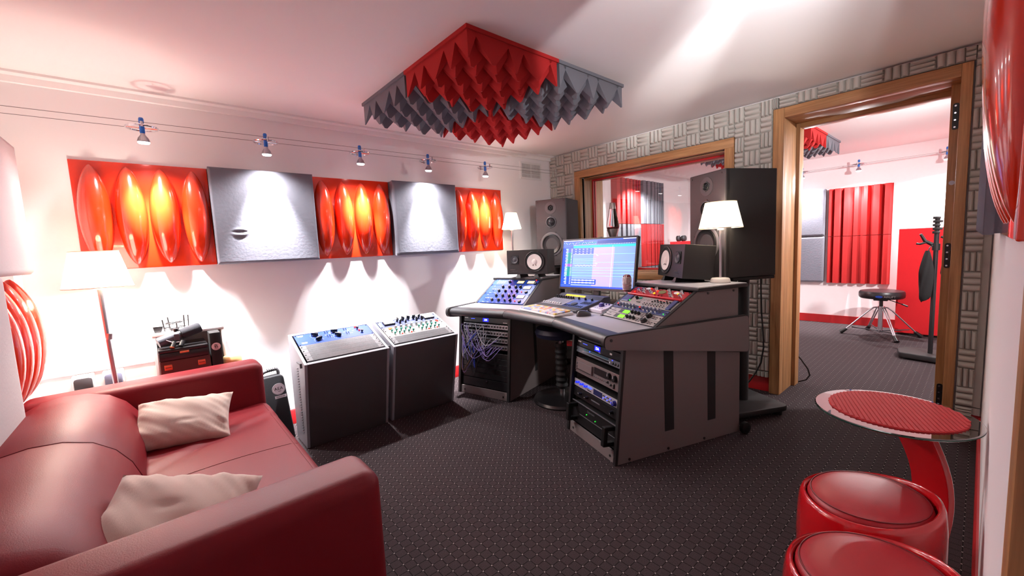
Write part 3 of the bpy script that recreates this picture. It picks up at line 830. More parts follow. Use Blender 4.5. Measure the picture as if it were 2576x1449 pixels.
for s_ in (0, .215):
    for i in range(5):
        put(t, Mb, gk, 'green_knob', .05+s_+.036*i, .066); put(t, Mb, gk, 'green_knob', .058+s_+.036*i, .030)
        put(t, Mb, knob_mesh(.003, .008, BLACK, None, 'square'), 'push_switch', .068+s_+.036*i, .048)
        if i % 2: put(t, Mb, knob_mesh(.0032, .009, REDLED, None, 'square'), 'red_switch', .074+s_+.036*i, .018)
prints(t, Mb, [(.06+.04*i, .08, .02, .0018) for i in range(10)]+[(.06+.04*i, .014, .018, .0018) for i in range(10)], DARKGREY)
Mb = M2 @ T((gx, y+4*U, .001))
t = gear(Mb, U-.001, 'preamp', 'grey strip with silver knobs between the meters and the green knobs', GREYMET)
sk = knob_mesh(.0095, .020, ALU, BLACK, 'round')
for i in range(8): put(t, Mb, sk, 'silver_knob', .10+.042*i, .022, .4*i)
slab(t, Mb, 'orange_lamp', mat('orange_lamp', (255, 120, 60), .3, emit=(255, 110, 60), estr=.8), .045, .07, .012, .03, .003, .010)
slab(t, Mb, 'red_button', REDLED, .435, .455, .012, .032, .003, .009)
BLUEGREY = mat('blue_grey_panel', (64, 72, 116), .38)
Mb = M2 @ T((gx, y+5*U, .001))
t = gear(Mb, 2*U-.002, 'compressor', 'blue-grey panel with two white meters and winged black knobs', BLUEGREY)
for x in (.035, .365):
    o = slab(t, Mb, 'meter_housing', BLACKSAT, x, x+.085, .022, .072, .003, .016, .002)
    slab(o, Mb, 'meter_face', WHITEPL, x+.006, x+.079, .028, .068, .016, .0172)
wk = knob_mesh(.010, .034, BLACK, None, 'pointer')
for i in range(5):
    put(t, Mb, wk, 'winged_knob', .150+.045*i, .060, .5*i); 
    if i != 2: put(t, Mb, wk, 'winged_knob', .160+.045*i, .028, 2.1+.4*i)
prints(t, Mb, [(.15+.045*i, .08, .02, .0016) for i in range(5)])

# ================================================================== STUDIO DESK
R0 = V((1.76, 1.25, 0)); RV = V((.943, -.333, 0)).normalized(); RU = V((.333, .943, 0)).normalized()
LI = V((1.969, 2.361, 0)); LU = V((-.244, .970, 0)).normalized(); LV = V((.970, .244, 0)).normalized()
L0 = LI+LU*.53                                   # outer front corner
Zv = V((0, 0, 1))
def Rp(s, t_, z): return R0+RU*s+RV*t_+Zv*z
def Lp(s, t_, z): return L0-LU*s+LV*t_+Zv*z      # s from the outer side, as on the right wing
desk = thing('studio_desk', 'grey winged studio desk with dark padded front edge and two sloped racks', 'desk', (2.15, 2.05, 0))
EDGE = mat('edge_band', (22, 20, 22), .5)
def side_prism(P, pts, s0, s1, name, m, parent, **kw):
    a = [P(s0, t_, z) for t_, z in pts]; e = P(s1, 0, 0)-P(s0, 0, 0)
    return MB().prism(a, e).build(name, m, parent, **kw)
ZT = .722
for wing, P in (('right', Rp), ('left', Lp)):
    ped = [(0, .003), (.915, .003), (.915, .668), (.073, .668)]
    # outer and inner pedestal sides, dark front edges
    o = side_prism(P, ped, -.002, .016, 'outer_side', GREYLAM, desk)
    for (a, b, zt) in ((.337, .402, .60), (.657, .718, .56)):
        so = side_prism(P, [(a, .125), (b, .125), (b-.003, zt+.06), (a-.005, zt+.06)], -.0035, .006, 'cable_slot', BLACKM, o)
    bo = MB()
    for t_, z in ((.09, .02), (.36, .02), (.63, .02)):
        c = P(-.002, t_, z); d = P(-.005, t_, z)-c; bo.cyl(c, c+d, .008, n=10)
    bo.build('side_bolt', BLACKSAT, o)
    i_ = side_prism(P, ped, .504, .522, 'inner_side', GREYLAM, desk)
    side_prism(P, [(.40, .14), (.44, .14), (.43, .66), (.39, .66)], .5215, .5235, 'cable_slot', BLACKM, i_)
    for s0, s1 in ((-.004, .018), (.502, .524)):
        side_prism(P, [(-.004, .002), (.012, .002), (.085, .668), (.068, .668)], s0, s1, 'front_edge', EDGE, desk)
    side_prism(P, [(.006, .003), (.018, .003), (.024, .064), (.012, .064)], .018, .502, 'toe_plate', GREYLAM, desk)
    to = MB()
    for s_ in (.06, .46):
        c = P(s_, .010, .03); to.cyl(c, c+(P(s_, 0, .03)-P(s_, .01, .03))*.4, .007, n=10)
    to.build('toe_bolt', BLACKSAT, desk)
    side_prism(P, [(.88, .02), (.90, .02), (.90, .66), (.88, .66)], .018, .502, 'rear_panel', BLACKM, desk)
    for s0, s1 in ((.018, .022), (.498, .502)):
        side_prism(P, [(.022, .064), (.04, .064), (.10, .665), (.082, .665)], s0, s1, 'rack_rail', BLACKSAT, desk)
    side_prism(P, [(.10, .63), (.88, .63), (.88, .648), (.10, .648)], .018, .502, 'pedestal_top', BLACKM, desk)
    # arm panel along the outer side
    arm_ = rpoly([(-.070, .655), (-.066, .722), (.952, .728), (.958, .508)], [.028, .030, .022, .024], 4)
    side_prism(P, arm_, -.030, -.0015, 'arm_panel', GREYLAM, desk)
    ring_o = [(t_*1.0, z) for t_, z in arm_]
    c0 = (.44, .63)
    grow = [(t_+(.006 if t_ > c0[0] else -.006), z+(.006 if z > (.645 if t_ < .5 else .62) else -.006)) for t_, z in arm_]
    side_prism(P, grow, -.0275, -.004, 'arm_edge_band', EDGE, desk)
    ab = P(-.030, -.03, .70); MB().cyl(ab, ab+(P(-.033, 0, 0)-P(-.030, 0, 0)), .008, n=12).build('arm_bolt', BLACKSAT, desk)
    # sloped hutch
    hut = [(.278, ZT+.001), (.575, .900), (.90, .900), (.90, ZT+.001)]
    for s0, s1 in ((0, .016), (.506, .522)):
        side_prism(P, hut, s0, s1, 'hutch_side', GREYLAM, desk)
        side_prism(P, [(.270, ZT+.002), (.282, ZT+.002), (.585, .902), (.570, .902)], s0-.001, s1+.001, 'hutch_edge', EDGE, desk)
    side_prism(P, [(.89, ZT+.001), (.90, ZT+.001), (.90, .9), (.89, .9)], .016, .506, 'hutch_back', BLACKM, desk)
    # shelf with a chamfered inner side and a dark edge
    shelf = [(-.015, .572), (.53, .565), (.535, .93), (-.015, .965)]
    bs = [P(s_, t_, .9005) for s_, t_ in shelf]
    MB().prism(bs, (0, 0, .021)).build('shelf_edge', EDGE, desk, bevel=.004)
    sh2 = [(-.010, .580), (.523, .573), (.528, .924), (-.010, .958)]
    MB().prism([P(s_, t_, .9205) for s_, t_ in sh2], (0, 0, .005)).build('shelf_top', DESKTOP, desk, bevel=.001)
    sb = MB()
    for t_ in (.66, .86):
        c = P(-.001, t_, .885); sb.cyl(c, c+(P(-.004, 0, 0)-P(-.001, 0, 0)), .007, n=10)
    sb.build('hutch_bolt', BLACKSAT, desk)
    # castor at the back corner
    c = P(-.036, .925, .0365); ax = P(0, 0, 0)-P(.03, 0, 0)
    MB().lathe([(.02, -.016), (.036, -.011), (.036, .011), (.02, .016)], c, 20, ax).build('castor', BLACK, desk)
# desktop: one laminate top, three padded front segments
FR = [Rp(-.004, -.055, 0), V((1.903, 1.82, 0)), V((1.945, 2.371, 0)), Lp(-.006, -.058, 0)]
def inward(i):
    ds = []
    for a, b in ((i-1, i), (i, i+1)):
        if a < 0 or b > 3: continue
        d = (FR[b]-FR[a]).normalized(); ds.append(V((d.y, -d.x, 0)))
    n_ = sum(ds, V((0, 0, 0))).normalized(); return n_/n_.dot(ds[0])
IN = [inward(i) for i in range(4)]
PAD = .105
back_pts = [Rp(-.002, .95, 0), Rp(.52, .95, 0), Lp(.52, .95, 0), Lp(-.002, .95, 0)]
top = [FR[i]+IN[i]*(PAD-.012) for i in range(4)]+back_pts[::-1]
MB().prism([V(p)+Zv*.690 for p in top], (0, 0, ZT-.690)).build('desktop', DESKTOP, desk, bevel=.002)
for k in range(3):
    a, b = FR[k], FR[k+1]; prof_ = [(PAD, .722), (.05, .7225), (.022, .718), (.006, .707), (0, .692), (.004, .676), (.016, .666), (.03, .662), (PAD, .668)]
    mb = MB(); n_ = len(prof_); g_ = (b-a).normalized()*.0012
    vs = [a+g_+IN[k]*d+Zv*z for d, z in prof_]+[b-g_+IN[k+1]*d+Zv*z for d, z in prof_]
    mb.add(vs, [tuple(range(n_))[::-1], tuple(range(n_, 2*n_))]+[(i, (i+1) % n_, n_+(i+1) % n_, n_+i) for i in range(n_)])
    mb.build('armrest_pad', VINYL, desk, smooth=40)
e_ = MB(); a = FR[0]; mb = None
MB().cyl(FR[3]+IN[3]*.03+Zv*.692+V((0, .0, 0)), FR[3]+IN[3]*.03+Zv*.692+(FR[3]-FR[2]).normalized()*.008, .030, n=16).build('pad_end_cap', BLACK, desk)
MB().prism([Rp(.52, .93, .60), Lp(.52, .93, .60), Lp(.52, .94, .60), Rp(.52, .94, .60)], (0, 0, .09)).build('rear_modesty_panel', GREYLAM, desk)

# ------------------------------------------------------------------ gear in the sloped hutches
def hutch_frame(P, flip):
    s_dir = (P(1, 0, 0)-P(0, 0, 0)).normalized(); vdir = (P(0, 1, 0)-P(0, 0, 0)).normalized()
    upv = (vdir*.297+Zv*.177).normalized()
    right = -s_dir if not flip else s_dir
    nrm = right.cross(upv)
    s0 = .261+W19/2 if not flip else .261-W19/2
    return frame(P(s0, .283, ZT+.006), right, upv, nrm)
HR = hutch_frame(Rp, False); HL = hutch_frame(Lp, True)
HL_LEN = .338
# --- left hutch: three blue units
kk = knob_mesh(.0125, .020, BLACK, WHITEPRINT, 'round'); pkk = knob_mesh(.011, .022, BLACK, None, 'pointer'); sq = knob_mesh(.011, .012, BLACK, None, 'square')
rd = knob_mesh(.006, .008, REDLED, None, 'cap'); tg = knob_mesh(.005, .014, BLACK, None, 'lever')
def blue_unit(y0, h, two, label):
    M = HL @ T((0, y0, 0)); t = gear(M, h-.001, 'compressor', label, BLUEGEAR, depth=.10, group='blue units in the sloped desk rack')
    if two:
        for x in (.155, .225, .293): put(t, M, kk, 'knob', x, h*.74, .3)
        for x in (.145, .215): put(t, M, kk, 'knob', x, h*.27, -.5)
        put(t, M, pkk, 'pointer_knob', .28, h*.27, .8); put(t, M, pkk, 'pointer_knob', .345, h*.74, 2.6); put(t, M, pkk, 'pointer_knob', .338, h*.27, 2.9)
        put(t, M, sq, 'power_switch', .432, h*.24, .3); put(t, M, rd, 'pilot_light', .385, h*.25)
        o = slab(t, M, 'meter_bezel', BLACKSAT, .372, .448, h*.56, h*.90, .003, .007); slab(o, M, 'meter_face', METERLIT, .376, .444, h*.59, h*.87, .007, .0078)
        for yy in (h*.45, h*.3): put(t, M, tg, 'toggle', .075, yy)
        pr = [(.075+.0*i, h*.5+.006*i, .03, .002) for i in range(2)]+[(.06+.05*(i % 5), h*(.52 if i < 5 else .08), .022, .0018) for i in range(10)]+[(.05, h*.88, .008, .006), (.05, h*.12, .004, .004)]
    else:
        put(t, M, kk, 'knob', .185, h*.52, .4)
        for x in (.265, .372):
            o = slab(t, M, 'meter_bezel', BLACKSAT, x, x+.075, h*.28, h*.78, .003, .007); slab(o, M, 'meter_face', METERLIT, x+.004, x+.071, h*.32, h*.74, .007, .0078)
        put(t, M, rd, 'pilot_light', .452, h*.86); put(t, M, sq, 'power_switch', .462, h*.3, .3)
        pr = [(.05+.025*(i % 4), h*(.75-.2*(i//4)), .016, .002) for i in range(12)]+[(.05, h*.9, .008, .006)]
    prints(t, M, pr)
blue_unit(0, .128, True, 'lowest blue unit in the sloped desk rack, at the desktop')
blue_unit(.128, .126, True, 'middle blue unit in the sloped desk rack, one lit meter')
blue_unit(.254, .084, False, 'topmost blue unit in the sloped desk rack, two lit meters')

# --- right hutch: red unit, grey controller, blue strip, two units with green displays
M = HR @ T((0, 0, 0)); y0 = 0
GUNM = mat('beige_panel', (164, 156, 154), .38, metal=.25)
bk_ = knob_mesh(.010, .020, BLACK, None, 'round'); bigk = knob_mesh(.019, .022, BLACK, None, 'round')
def green_unit(y0, label):
    M = HR @ T((0, y0, 0)); t = gear(M, U-.001, 'effects_unit', label, GUNM, depth=.08, group='effects units with green displays')
    o = slab(t, M, 'display_window', DARKGREY, .105, .205, .006, .038, .003, .0045); slab(o, M, 'green_display', LCDGREEN, .145, .203, .008, .036, .0045, .0055)
    for x in (.232, .262, .292): put(t, M, bk_, 'knob', x, .024, .6)
    put(t, M, bigk, 'large_knob', .385, .022, -.4)
    prints(t, M, [(.05, .016, .05, .006), (.045, .034, .02, .004)], BLACK)
    prints(t, M, [(.325+.02*(i % 2), .012+.011*(i//2), .014, .005) for i in range(6)]+[(.425+.02*(i % 2), .012+.012*(i//2), .014, .005) for i in range(4)]+[(.212, .01, .012, .004), (.212, .034, .012, .004)], BLACK, 'buttons', .0045)
green_unit(0, 'lower effects unit with a green display, by the desktop')
green_unit(U+.001, 'upper effects unit with a green display, under the blue strip')
y0 = 2*U+.004
M = HR @ T((0, y0, 0)); t = gear(M, U-.001, 'preamp', 'pale blue strip unit crowded with translucent knobs', BLUEGREY, depth=.08)
ck = knob_mesh(.0105, .022, mat('smoke_knob', (110, 116, 140), .2, metal=.3), WHITEPRINT, 'round')
for i in range(5): put(t, M, ck, 'knob', .062+.034*i, .026, .5*i); put(t, M, ck, 'knob', .285+.034*i, .026, .7*i)
bw = knob_mesh(.004, .012, WHITEPL, None, 'cap')
for i in range(4): put(t, M, bw, 'small_knob', .10+.034*i, .009); put(t, M, bw, 'small_knob', .30+.034*i, .009)
for x in (.03, .245): put(t, M, knob_mesh(.005, .01, REDLED, None, 'cap'), 'pilot_light', x, .03); put(t, M, knob_mesh(.006, .012, BLACK, None, 'cap'), 'switch_cap', x+.014, .018)
put(t, M, knob_mesh(.003, .004, GREENLED, None, 'cap'), 'green_led', .462, .012)
y0 += U+.004
M = HR @ T((0, y0, 0)); t = gear(M, 2*U-.002, 'reverb_controller', 'pale grey curved controller with rows of small faders and buttons', GUNM, depth=.08)
slab(t, M, 'dark_end', BLUEGREY, .438, .470, .002, .086, .003, .012, .003); slab(t, M, 'dark_end', BLUEGREY, .010, .085, .02, .086, .003, .011, .004)
put(t, M, knob_mesh(.017, .006, DARKGREY, None, 'cap'), 'dial', .045, .062)
put(t, M, bk_, 'knob', .135, .062, 1); slab(t, M, 'green_ring', GREENKNOB, .148, .172, .062, .078, .004, .0055)
fs_ = knob_mesh(.003, .008, BLACK, None, 'square')
for i in range(10):
    slab(t, M, 'fader_slot', DARKGREY, .285+.0155*i, .2865+.0155*i, .042, .078, .003, .0045); put(t, M, fs_, 'fader_cap', .2858+.0155*i, .05+.022*((i*7) % 5)/5)
for i in range(8):
    put(t, M, knob_mesh(.0035, .005, BLACK, None, 'cap'), 'button', .235+.024*i, .030); put(t, M, knob_mesh(.0035, .005, BLACK, None, 'cap'), 'button', .235+.024*i, .017)
for i in range(3): put(t, M, knob_mesh(.0035, .005, BLACK, None, 'cap'), 'button', .165+.013*i, .03)
prints(t, M, [(.205+.012*i, .058+.006*(i % 3), .003, .010) for i in range(4)], GREENKNOB); prints(t, M, [(.32+.012*i, .075, .007, .003) for i in range(7)], REDLED)
prints(t, M, [(.182, .052, .0015, .05), (.275, .052, .0015, .05), (.24, .055, .012, .003), (.248, .064, .012, .003), (.258, .072, .012, .003)], DARKGREY)
put(t, M, knob_mesh(.004, .005, GREENLED, None, 'cap'), 'green_led', .085, .036)
y0 += 2*U+.004
M = HR @ T((0, y0, 0)); t = gear(M, 2*U-.002, 'voice_channel', 'red channel strip with silver knobs in the sloped desk rack', REDGEAR, depth=.08)
slab(t, M, 'front_lip', mat('red_lip', (206, 40, 52), .3), .004, W19-.004, .0, .008, .003, .014, .002)
sk2 = knob_mesh(.0115, .020, CHROME, BLACK, 'round')
for x, yy in ((.075, .045), (.115, .055), (.135, .032), (.185, .045), (.21, .03), (.215, .075), (.36, .04), (.33, .068), (.385, .022), (.43, .068), (.445, .035)): put(t, M, sk2, 'silver_knob', x, yy, x*20)
ov = MB().lathe([(.020, 0), (.020, .0015)], n=20).mesh('oval_badge', WHITEPL, smooth=30)
for x, yy in ((.13, .078), (.385, .066)):
    place(ov, 'oval_badge', M @ T((x, yy, .0035)) @ Mx.Diagonal((1, .55, 1, 1)), t)
ov2 = MB().lathe([(.030, 0), (.030, .003)], n=22).mesh('oval_meter', mat('olive_meter', (120, 118, 80), .3), smooth=30)
place(ov2, 'oval_meter', M @ T((.275, .058, .0035)) @ Mx.Diagonal((1, .6, 1, 1)), t)
for x, yy, m_ in ((.045, .03, REDLED), (.16, .078, REDLED), (.235, .06, REDLED), (.225, .038, AMBERLED), (.41, .055, AMBERLED), (.245, .02, REDDARK), (.275, .022, REDDARK), (.3, .024, REDDARK)):
    put(t, M, knob_mesh(.0065, .006, m_, None, 'cap'), 'indicator', x, yy)
prints(t, M, [(.06+.03*i, .016, .018, .0016) for i in range(12)]+[(.06+.035*i, .084, .018, .0016) for i in range(11)])

# ------------------------------------------------------------------ gear in the pedestals (faces lean back with the frame)
def ped_frame(P, flip):
    s_dir = (P(1, 0, 0)-P(0, 0, 0)).normalized(); vdir = (P(0, 1, 0)-P(0, 0, 0)).normalized()
    upv = (vdir*.072+Zv*.664).normalized(); right = -s_dir if not flip else s_dir
    s0 = .26+W19/2 if not flip else .26-W19/2
    return frame(P(s0, .020, .002), right, upv, right.cross(upv))
PR = ped_frame(Rp, False); PL = ped_frame(Lp, True)
def slot(F_, z, h, *a, **k): return F_ @ T((0, z, 0)), gear(F_ @ T((0, z, 0)), h-.001, *a, **k)
# right pedestal
M, t = slot(PR, .070, .135, 'power_amplifier', 'large black power amplifier with bar handles at the bottom of the desk rack', BLACKSAT, depth=.3)
for x in (.03, W19-.03-.03):
    hb = MB().box(x, x+.03, .012, .036, .003, .06).box(x, x+.03, .099, .123, .003, .06).box(x, x+.03, .012, .123, .045, .07)
    place(hb.mesh('bar_handle', BLACK, bevel=.004, smooth=0), 'bar_handle', M, t)
slab(t, M, 'trim_line', GREYMET, .09, W19-.02, .060, .063, .003, .006); slab(t, M, 'top_lip', GREYMET, .005, W19-.005, .131, .134, .003, .012)
for x in (.17, .265): put(t, M, knob_mesh(.003, .004, GREENLED, None, 'cap'), 'green_led', x, .086 if x < .2 else .080)
text('Quantum', .021, M @ T((.21, .108, .0037)), GREYMET, t)
M, t = slot(PR, .232, .06, 'headphone_amplifier', 'dark maroon-black unit with small knobs above the power amplifier', BLACKSAT, depth=.2)
for x in (.09, .165, .42): put(t, M, bk_, 'knob', x, .03, x*9)
prints(t, M, [(.25, .03, .09, .008)], GREYMET)
M, t = slot(PR, .296, .0475, 'audio_interface', 'silver interface with blue lit knobs and a small screen', SILVERP, depth=.25)
bb_ = knob_mesh(.007, .012, mat('blue_lit_knob', (40, 50, 190), .3, emit=(40, 60, 255), estr=.8), None, 'round')
for i in range(6): put(t, M, bb_, 'lit_knob', .035+.024*i, .026+.006*(i % 2))
for i in range(4): put(t, M, knob_mesh(.004, .004, BLUELED, None, 'square'), 'blue_button', .16+.013*i, .032); put(t, M, knob_mesh(.003, .005, BLACK, None, 'cap'), 'button', .165+.011*i, .014)
slab(t, M, 'screen', mat('dim_screen', (40, 46, 86), .2), .225, .315, .008, .040, .003, .005)
for i in range(7):
    for j in range(2): put(t, M, knob_mesh(.003, .005, BLACK if (i+j) % 3 else BLUELED, None, 'cap'), 'button', .328+.013*i, .016+.016*j)
put(t, M, knob_mesh(.015, .018, mat('blue_big_knob', (40, 44, 130), .3), None, 'round'), 'large_knob', .437, .022)
CDGREY = mat('warm_grey_metal', (128, 116, 116), .4, metal=.4)
M, t = slot(PR, .385, .098, 'cd_recorder', 'warm grey disc recorder with a drawer and dark display', CDGREY, depth=.25)
slab(t, M, 'disc_drawer', CDGREY, .045, .205, .022, .078, .003, .016, .002); slab(t, M, 'display', BLACKSAT, .218, .345, .042, .082, .003, .005)
slab(t, M, 'drawer_slit', BLACK, .05, .20, .026, .031, .016, .017)
for x in (.372, .425): put(t, M, knob_mesh(.019, .018, BLACK, None, 'round'), 'large_knob', x, .066)
for i in range(8): put(t, M, knob_mesh(.004, .004, ALU, None, 'cap'), 'button', .22+.02*i, .026)
for x, yy in ((.36, .03), (.39, .022), (.42, .03), (.42, .016), (.03, .04), (.03, .06), (.03, .025)): put(t, M, knob_mesh(.007, .007, BLACK, None, 'round'), 'small_knob', x, yy)
M, t = slot(PR, .515, .038, 'disc_player', 'slim silver player with a polished slot and sockets at one end', mat('pale_blue_metal', (126, 132, 140), .3, metal=.5), depth=.25)
slab(t, M, 'polished_slot', CHROME, .08, .36, .012, .020, .003, .008); slab(t, M, 'tinted_lid', mat('teal_tint', (110, 150, 165), .15, metal=.6), .09, .35, .023, .036, .003, .0045)
for x in (.395, .418, .442): put(t, M, knob_mesh(.008, .004, BLACK, None, 'round'), 'socket', x, .016)
put(t, M, knob_mesh(.005, .006, WHITEPL, None, 'cap'), 'white_button', .372, .016); put(t, M, knob_mesh(.003, .004, BLUELED, None, 'cap'), 'blue_led', .39, .032); put(t, M, knob_mesh(.003, .004, BLUELED, None, 'cap'), 'blue_led', .16, .03)
M, t = slot(PR, .556, .044, 'power_conditioner', 'black power conditioner with blue digits 22A, nearer the camera', BLACKSAT, depth=.2)
slab(t, M, 'display', mat('blue_glow_display', (10, 14, 90), .3, emit=(10, 20, 255), estr=.9), .205, .265, .008, .038, .003, .0045)
text('22A', .022, M @ T((.235, .023, .0047)), DISPBLUE, t, name='digits'); prints(t, M, [(.035, .03, .035, .008), (.37, .022, .02, .01), (.26, .004, .02, .004)], WHITEPL)
slab(t, M, 'blue_strip', BLUELED, .075, .125, .022, .024, .003, .004)
M, t = slot(PR, .604, .05, 'blank_panel', 'blank black plate at the top of the desk rack, under the armrest', BLACKSAT, depth=.02, cat='blank panel', body=False)
# left pedestal : conditioner, four patch panels, black drawers
M, t = slot(PL, .598, .044, 'power_conditioner', 'black power conditioner with blue digits 220, further wing of the desk', BLACKSAT, depth=.2)
slab(t, M, 'display', mat('blue_glow_display'), .215, .275, .008, .038, .003, .0045)
text('220', .022, M @ T((.245, .023, .0047)), DISPBLUE, t, name='digits'); prints(t, M, [(.04, .032, .038, .008), (.44, .01, .04, .006)], WHITEPL); slab(t, M, 'blue_strip', BLUELED, .09, .13, .026, .029, .003, .004)
jm = MB(); jm.box(-.0125, .0125, -.0155, .0155, 0, .003); jm.lathe([(.0098, .0032), (.0098, .004), (.0075, .0045)], n=14, k=1, cap=False); jm.lathe([(0, .0035), (.0097, .0035)], n=14, k=1, cap=False)
JACK = jm.mesh('jack_socket', [ALU, BLACK], smooth=30)
ROWZ = [.548, .494, .440, .386]
for r_i, z in enumerate(ROWZ):
    M, t = slot(PL, z, .046, 'patch_bay', ['topmost', 'second', 'third', 'lowest'][r_i]+' silver patch panel under the desk, counted down from the 220 display', BLACKSAT, depth=.1, group='patch panels under the desk', cat='patch panel')
    for i in range(16): put(t, M, JACK, 'jack_socket', .026+.0286*i, .023)
z = .352
for r_i in range(5):
    M, t = slot(PL, z-.044*(r_i+1)+.01, .043, 'blank_panel', ['topmost', 'second', 'third', 'fourth', 'lowest'][r_i]+' of the blank black plates below the patch cables', BLACKSAT, depth=.02, group='blank plates below the patch cables', cat='blank panel', body=False)
M, t = slot(PL, .068, .07, 'storage_tray', 'black rack drawer with a round lock, near the carpet', BLACKSAT, depth=.3, cat='drawer')
put(t, M, knob_mesh(.009, .006, CHROME, None, 'cap'), 'lock', .27, .055)
# patch cables: each hangs from a jack on the sofa side and loops
CCOL = [mat('cable_black', (16, 15, 18), .35), mat('cable_glow_violet', (128, 112, 178), .3), mat('cable_blue', (50, 76, 190), .3), mat('cable_brown', (110, 70, 40), .4), mat('cable_grey', (160, 156, 168), .35)]  # violet puts the purple glow of the displays into the cable colour
CN = ['black', 'violet-lit', 'blue', 'brown', 'grey']
rc = random.Random(4)
for i in range(34):
    r0, c0 = rc.randrange(4), rc.choice([0, 1, 2, 3, 4, 5, 6, 7, 8, 8, 9])
    far_ = rc.random() < .35
    a = PL @ V((.026+.0286*c0, ROWZ[r0]+.023, .006)); sgn = -1
    if far_:
        r1, c1 = min(3, r0+rc.randrange(1, 3)), rc.randrange(8, 15); dip = rc.uniform(.03, .09)
        b = PL @ V((.026+.0286*c1, ROWZ[r1]+.023, .006))
        mid = PL @ V((.026+.0143*(c0+c1), min(ROWZ[r0], ROWZ[r1])-dip, rc.uniform(.045, .075)))
        ctrl = [a, PL @ V((.026+.0286*c0, ROWZ[r0]+.02, .04)), mid, PL @ V((.026+.0286*c1, ROWZ[r1]+.02, .04)), b]
    else:
        xx = rc.uniform(.05, .18); dip = rc.uniform(.10, .26)
        ctrl = [a, PL @ V((.02+.0286*c0, ROWZ[r0]+.025, .045)), PL @ V(((.026+.0286*c0+xx)/2, ROWZ[r0]-dip*.35, rc.uniform(.04, .06))), PL @ V((xx, ROWZ[r0]-dip, rc.uniform(.03, .06))), PL @ V((xx-.035, ROWZ[r0]-dip*.55, .03)), PL @ V((xx-.03, ROWZ[r0]-dip*.1, .012))]
    pts = []
    for k in range(len(ctrl)-1):
        p0 = ctrl[max(0, k-1)]; p1, p2 = ctrl[k], ctrl[k+1]; p3 = ctrl[min(len(ctrl)-1, k+2)]
        for q in range(5):
            s_ = q/5; pts.append(.5*((2*p1)+(p2-p0)*s_+(2*p0-5*p1+4*p2-p3)*s_**2+(3*p1-p0-3*p2+p3)*s_**3))
    pts.append(ctrl[-1])
    ci = [0, 0, 1, 1, 2, 3, 4][rc.randrange(7)]
    t = thing('patch_cable', CN[ci]+' patch cable looping from the silver jacks under the desk', 'cable', tuple(a), 'patch cables under the desk')
    MB().tube(pts, .0029, n=6).build('lead', CCOL[ci], t, smooth=80)
    q = (PL.to_3x3() @ V((0, 0, 1)))
    MB().cyl(a-q*.002, a+q*.03, .0072, .0055, n=10).build('plug', mat('plug_metal', (140, 136, 150), .3, metal=.7), t)

# ================================================================== LOUDSPEAKERS
def face_frame(c, yaw, tilt=0):
    """x right seen from the front, y up, z out of the face"""
    n = V((cos(yaw), sin(yaw), 0)); R = (-n).cross(Zv); U_ = Zv*cos(tilt)-n*sin(tilt); N = R.cross(U_)
    return frame(c, R, U_, N)
def driver(t, M, x, y, r, cone_m, name, surround=None, ring=None, dome=.3, depth=.02, screws=0):
    rm = MB().lathe([(r*1.22, 0), (r*1.22, .0035), (r*1.16, .005), (r*1.02, .005), (r*1.0, .003)], n=36, cap=False).mesh('driver_ring', ring or SPKGREY, smooth=40, recalc=True)
    o = place(rm, 'driver_ring', M @ T((x, y, 0)), t)
    cm = MB().lathe([(r*1.02, .0035), (r*.95, .0075), (r*.86, .0035), (r*.80, .002), (r*dome, -depth), (r*dome*.7, -depth+.006), (0, -depth+.011)], n=36, cap=False).mesh(name, cone_m, smooth=40)
    cm.materials.append(surround or BLACK)
    for p in cm.polygons:
        c = p.center; 
        if sqrt(c.x**2+c.y**2) > r*.81: p.material_index = 1
    place(cm, name, M @ T((x, y, .003)), t)
    if screws:
        sm_ = knob_mesh(.004, .002, BLACKSAT, None, 'screw')
        for i in range(screws):
            a = 2*pi*i/screws+.4; place(sm_, 'screw', M @ T((x+r*1.3*cos(a), y+r*1.3*sin(a), .001)), t)
def cut_box(w, h, d, holes, mat_, bevel=.004):
    """cabinet whose front has recesses is faked with shallow wells: a plain bevelled box set back a little"""
    return MB().box(-w/2, w/2, -h, 0, -d, 0).mesh('cabinet', mat_, bevel=bevel, seg=3, smooth=0)
def main_monitor(c, yaw, w, h, d, label, mir):
    M = face_frame(c, yaw); t = thing('loudspeaker', label, 'loudspeaker', tuple(M @ V((0, -h, -d/2))), 'main loudspeakers on stands')
    place(MB().box(-w/2, w/2, -h, 0, -d, -.02).mesh('cabinet', BLACKM, bevel=.004, smooth=0), 'cabinet', M, t)
    # front baffle with openings left for the cones: a ring of strips
    bf = MB().box(-w/2, w/2, -h, 0, -.05, -.012)
    place(bf.mesh('front_baffle', SPKGREY, bevel=.005, seg=3, smooth=0), 'front_baffle', M, t)
    F_ = M @ T((0, 0, -.011))
    driver(t, F_, 0, -.085*h/.66, .024, BLACK, 'tweeter', ring=SPKGREY, dome=.5, depth=.004, screws=6)
    place(MB().lathe([(.06, 0), (.06, .002)], n=36).mesh('tweeter_plate', mat('plate_grey', (70, 67, 70), .5), smooth=30), 'tweeter_plate', F_ @ T((0, -.085*h/.66, -.001)), t)
    driver(t, F_, 0, -.225*h/.66, .045, CONE, 'midrange_dome', ring=mat('ring_grey', (84, 80, 84), .4), dome=.55, depth=-.012, screws=6)
    driver(t, F_, 0, -.445*h/.66, .098, CONE, 'woofer', ring=mat('ring_grey'), dome=.36, depth=.014, screws=8)
    sm_ = knob_mesh(.005, .002, BLACK, None, 'screw')
    for x in (-w*.42, w*.42):
        for y in (-.022, -h+.022): place(sm_, 'screw', F_ @ T((x, y, 0)), t)
    place(MB().box(-.018, .018, -.003, .003, 0, .0006).mesh('maker_plate', GREYLAM, smooth=0), 'maker_plate', F_ @ T((0, -h+.06, .0003)), t)
    return t
